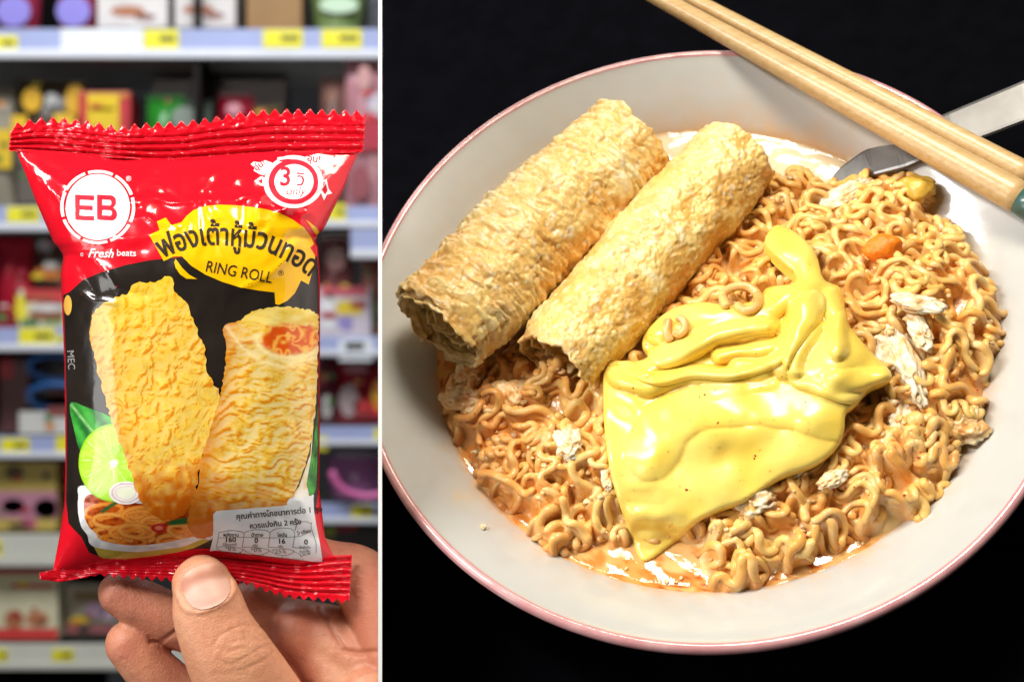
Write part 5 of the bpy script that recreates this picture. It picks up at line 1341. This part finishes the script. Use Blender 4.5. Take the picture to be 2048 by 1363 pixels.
# chopped onion / cream crumbs among the noodles
parts = []
for i in range(420):
    x, y = rs.uniform(890, 2000), rs.uniform(340, 1170)
    if inside(np.array(x), np.array(y), CP): continue
    a, b = AB(np.array(x), np.array(y), np.array(-50.0))
    if gi(sd, a, b) < 8: continue
    h = H(x, y) - 2; r_ = rs.uniform(3, 8); a, b = AB(np.array(x), np.array(y), np.array(h))
    bm = bmesh.new(); bmesh.ops.create_icosphere(bm, subdivisions=2, radius=1); U = np.array([v.co[:] for v in bm.verts]); Fq = [[v.index for v in q.verts] for q in bm.faces]; bm.free()
    U = U * (1 + 0.5 * vnoise(U[:, 0] * 2 + i, U[:, 1] * 2, U[:, 2] * 2))[:, None] * r_ * np.array([rs.uniform(.7, 1.6), rs.uniform(.6, 1.2), 0.6])
    parts.append((LOC(a + U[:, 0], b + U[:, 1], h + U[:, 2]), Fq))
tag(mk('egg_crumbs', *join(parts), M_eggo), 'small crumbs of cooked egg clinging to the noodles', 'egg crumbs', kind='stuff')
tag(lump('crumb', 966, 1053, -38, 6, 5, 4, 0, 2, M_egg, 0.3, 1.5, 3), 'tiny cream crumb stuck on the bowl wall at the lower left', 'crumb')
# bubbles on the broth
parts = []
for i in range(60):
    if i < 36: x, y = rs.normal(1690, 40), rs.normal(1068, 22)
    else: x, y = rs.uniform(1120, 1750), 1150 + rs.uniform(-16, 20)
    a, b = AB(np.array(x), np.array(y), np.array(HS)); r_ = rs.uniform(1.2, 4.5)
    bm = bmesh.new(); bmesh.ops.create_icosphere(bm, subdivisions=2, radius=1); U = np.array([v.co[:] for v in bm.verts]) * r_; Fq = [[v.index for v in q.verts] for q in bm.faces]; bm.free()
    parts.append((LOC(a + U[:, 0], b + U[:, 1], HS + 2 + U[:, 2] * 0.7), Fq))
tag(mk('bubbles', *join(parts), mat('bubble_film', ramp=shade((0.88, 0.60, 0.30), 0.05), rough=0.08, coat=1)), 'small froth bubbles on the broth near the lower wall', 'bubbles', kind='stuff')

# steel handle dipping into the broth
def bar(name, pts, thick, m, label, cat):
    Q = smooth_poly([p for p in pts], 10, closed=False) if False else np.array(pts, float)
    t = np.linspace(0, len(Q) - 1, 60); Q = np.stack([np.interp(t, range(len(Q)), Q[:, k]) for k in range(4)], -1)
    a, b = AB(Q[:, 0], Q[:, 1], Q[:, 2]); Cc = np.stack([a, b, Q[:, 2]], -1); T = np.gradient(Cc, axis=0); T /= np.linalg.norm(T, axis=1)[:, None]
    sdv = np.cross([0, 0, 1.0], T); sdv /= np.linalg.norm(sdv, axis=1)[:, None]; nn = np.cross(T, sdv)
    prof = [(-1, 0), (-0.93, 0.75), (-0.80, 1), (0.80, 1), (0.93, 0.75), (1, 0), (0.93, -0.75), (-0.93, -0.75)]
    V = np.concatenate([Cc[:, None] + Q[:, 3][:, None, None] * np.array([p[0] for p in prof])[None, :, None] * sdv[:, None] + thick * np.array([p[1] for p in prof])[None, :, None] * nn[:, None]], 1).reshape(-1, 3)
    n = 8; mseg = len(Q); Fq = [[i * n + k, i * n + (k + 1) % n, (i + 1) * n + (k + 1) % n, (i + 1) * n + k] for i in range(mseg - 1) for k in range(n)]
    Fq += [list(range(n))[::-1], [(mseg - 1) * n + k for k in range(n)]]
    o = mk(name, LOC(V[:, 0], V[:, 1], V[:, 2]), Fq, m, smooth=False); return tag(o, label, cat)
bar('steel_handle', [(1668, 362, -92, 10), (1690, 350, -84, 22), (1740, 326, -66, 36), (1800, 306, -44, 42), (1900, 262, 0, 45), (2060, 198, 44, 48), (2300, 100, 105, 52)], 5, mat('brushed_steel', ramp=[(0.3, (0.17, 0.165, 0.16)), (0.7, (0.25, 0.245, 0.24))], rough=0.45, metal=1.0, scale=60, bump=0.1, bscale=300), 'flat steel handle sloping over the far right rim into the broth under the chopsticks', 'cutlery')

# chopsticks
def wood(name):
    return mat(name, ramp=[(0.2, (0.50, 0.30, 0.11)), (0.5, (0.62, 0.41, 0.18)), (0.8, (0.68, 0.48, 0.24))], rough=0.38, coat=0.25, coatr=0.2, scale=160, detail=6, dist=0.3, stretch=(0.9, 4, 4), bump=0.2, bscale=220, bdist=0.0003)
M_wood = wood('bamboo'); M_green = mat('green_paint', ramp=shade((0.035, 0.10, 0.085), 0.15), rough=0.35, coat=0.4, scale=200)
def chopstick(c0, c1, r0, r1, h0, h1, x_cap, label):
    k = 60; xs = np.linspace(c0[0], c1[0], k); ysl = np.linspace(c0[1], c1[1], k); hh = np.linspace(h0, h1, k); rr = np.linspace(r0, r1, k)
    a, b = AB(xs, ysl, hh); P = np.stack([a, b, hh], -1)
    i = int(np.searchsorted(xs, x_cap))
    root = empty('chopstick', LOC(*P[0]), label, 'chopstick', 'pair of chopsticks across the bowl')
    def rounded(P, rr):
        v, f = tube(P, 1.0, 24, True, 1.0, up=(0, 0, 1))
        v, f = tube(P, rr, 24, True, 0.95, up=(0, 0, 1)); return v, f
    v, f = rounded(P[:i + 1], rr[:i + 1]); mk('stick', LOC(v[:, 0], v[:, 1], v[:, 2]), f, M_wood, root)
    v, f = rounded(P[i:], rr[i:] * 1.03); mk('green_end', LOC(v[:, 0], v[:, 1], v[:, 2]), f, M_green, root)
chopstick((1200, -69), (2330, 556), 17, 40, 27, 44, 2040, 'nearer chopstick of the pair, its green end at the right edge, crossing the far rim')
chopstick((1190, -104), (2330, 492), 13, 28, 20, 34, 2046, 'farther and thinner looking chopstick, lying along the outer side of the other')
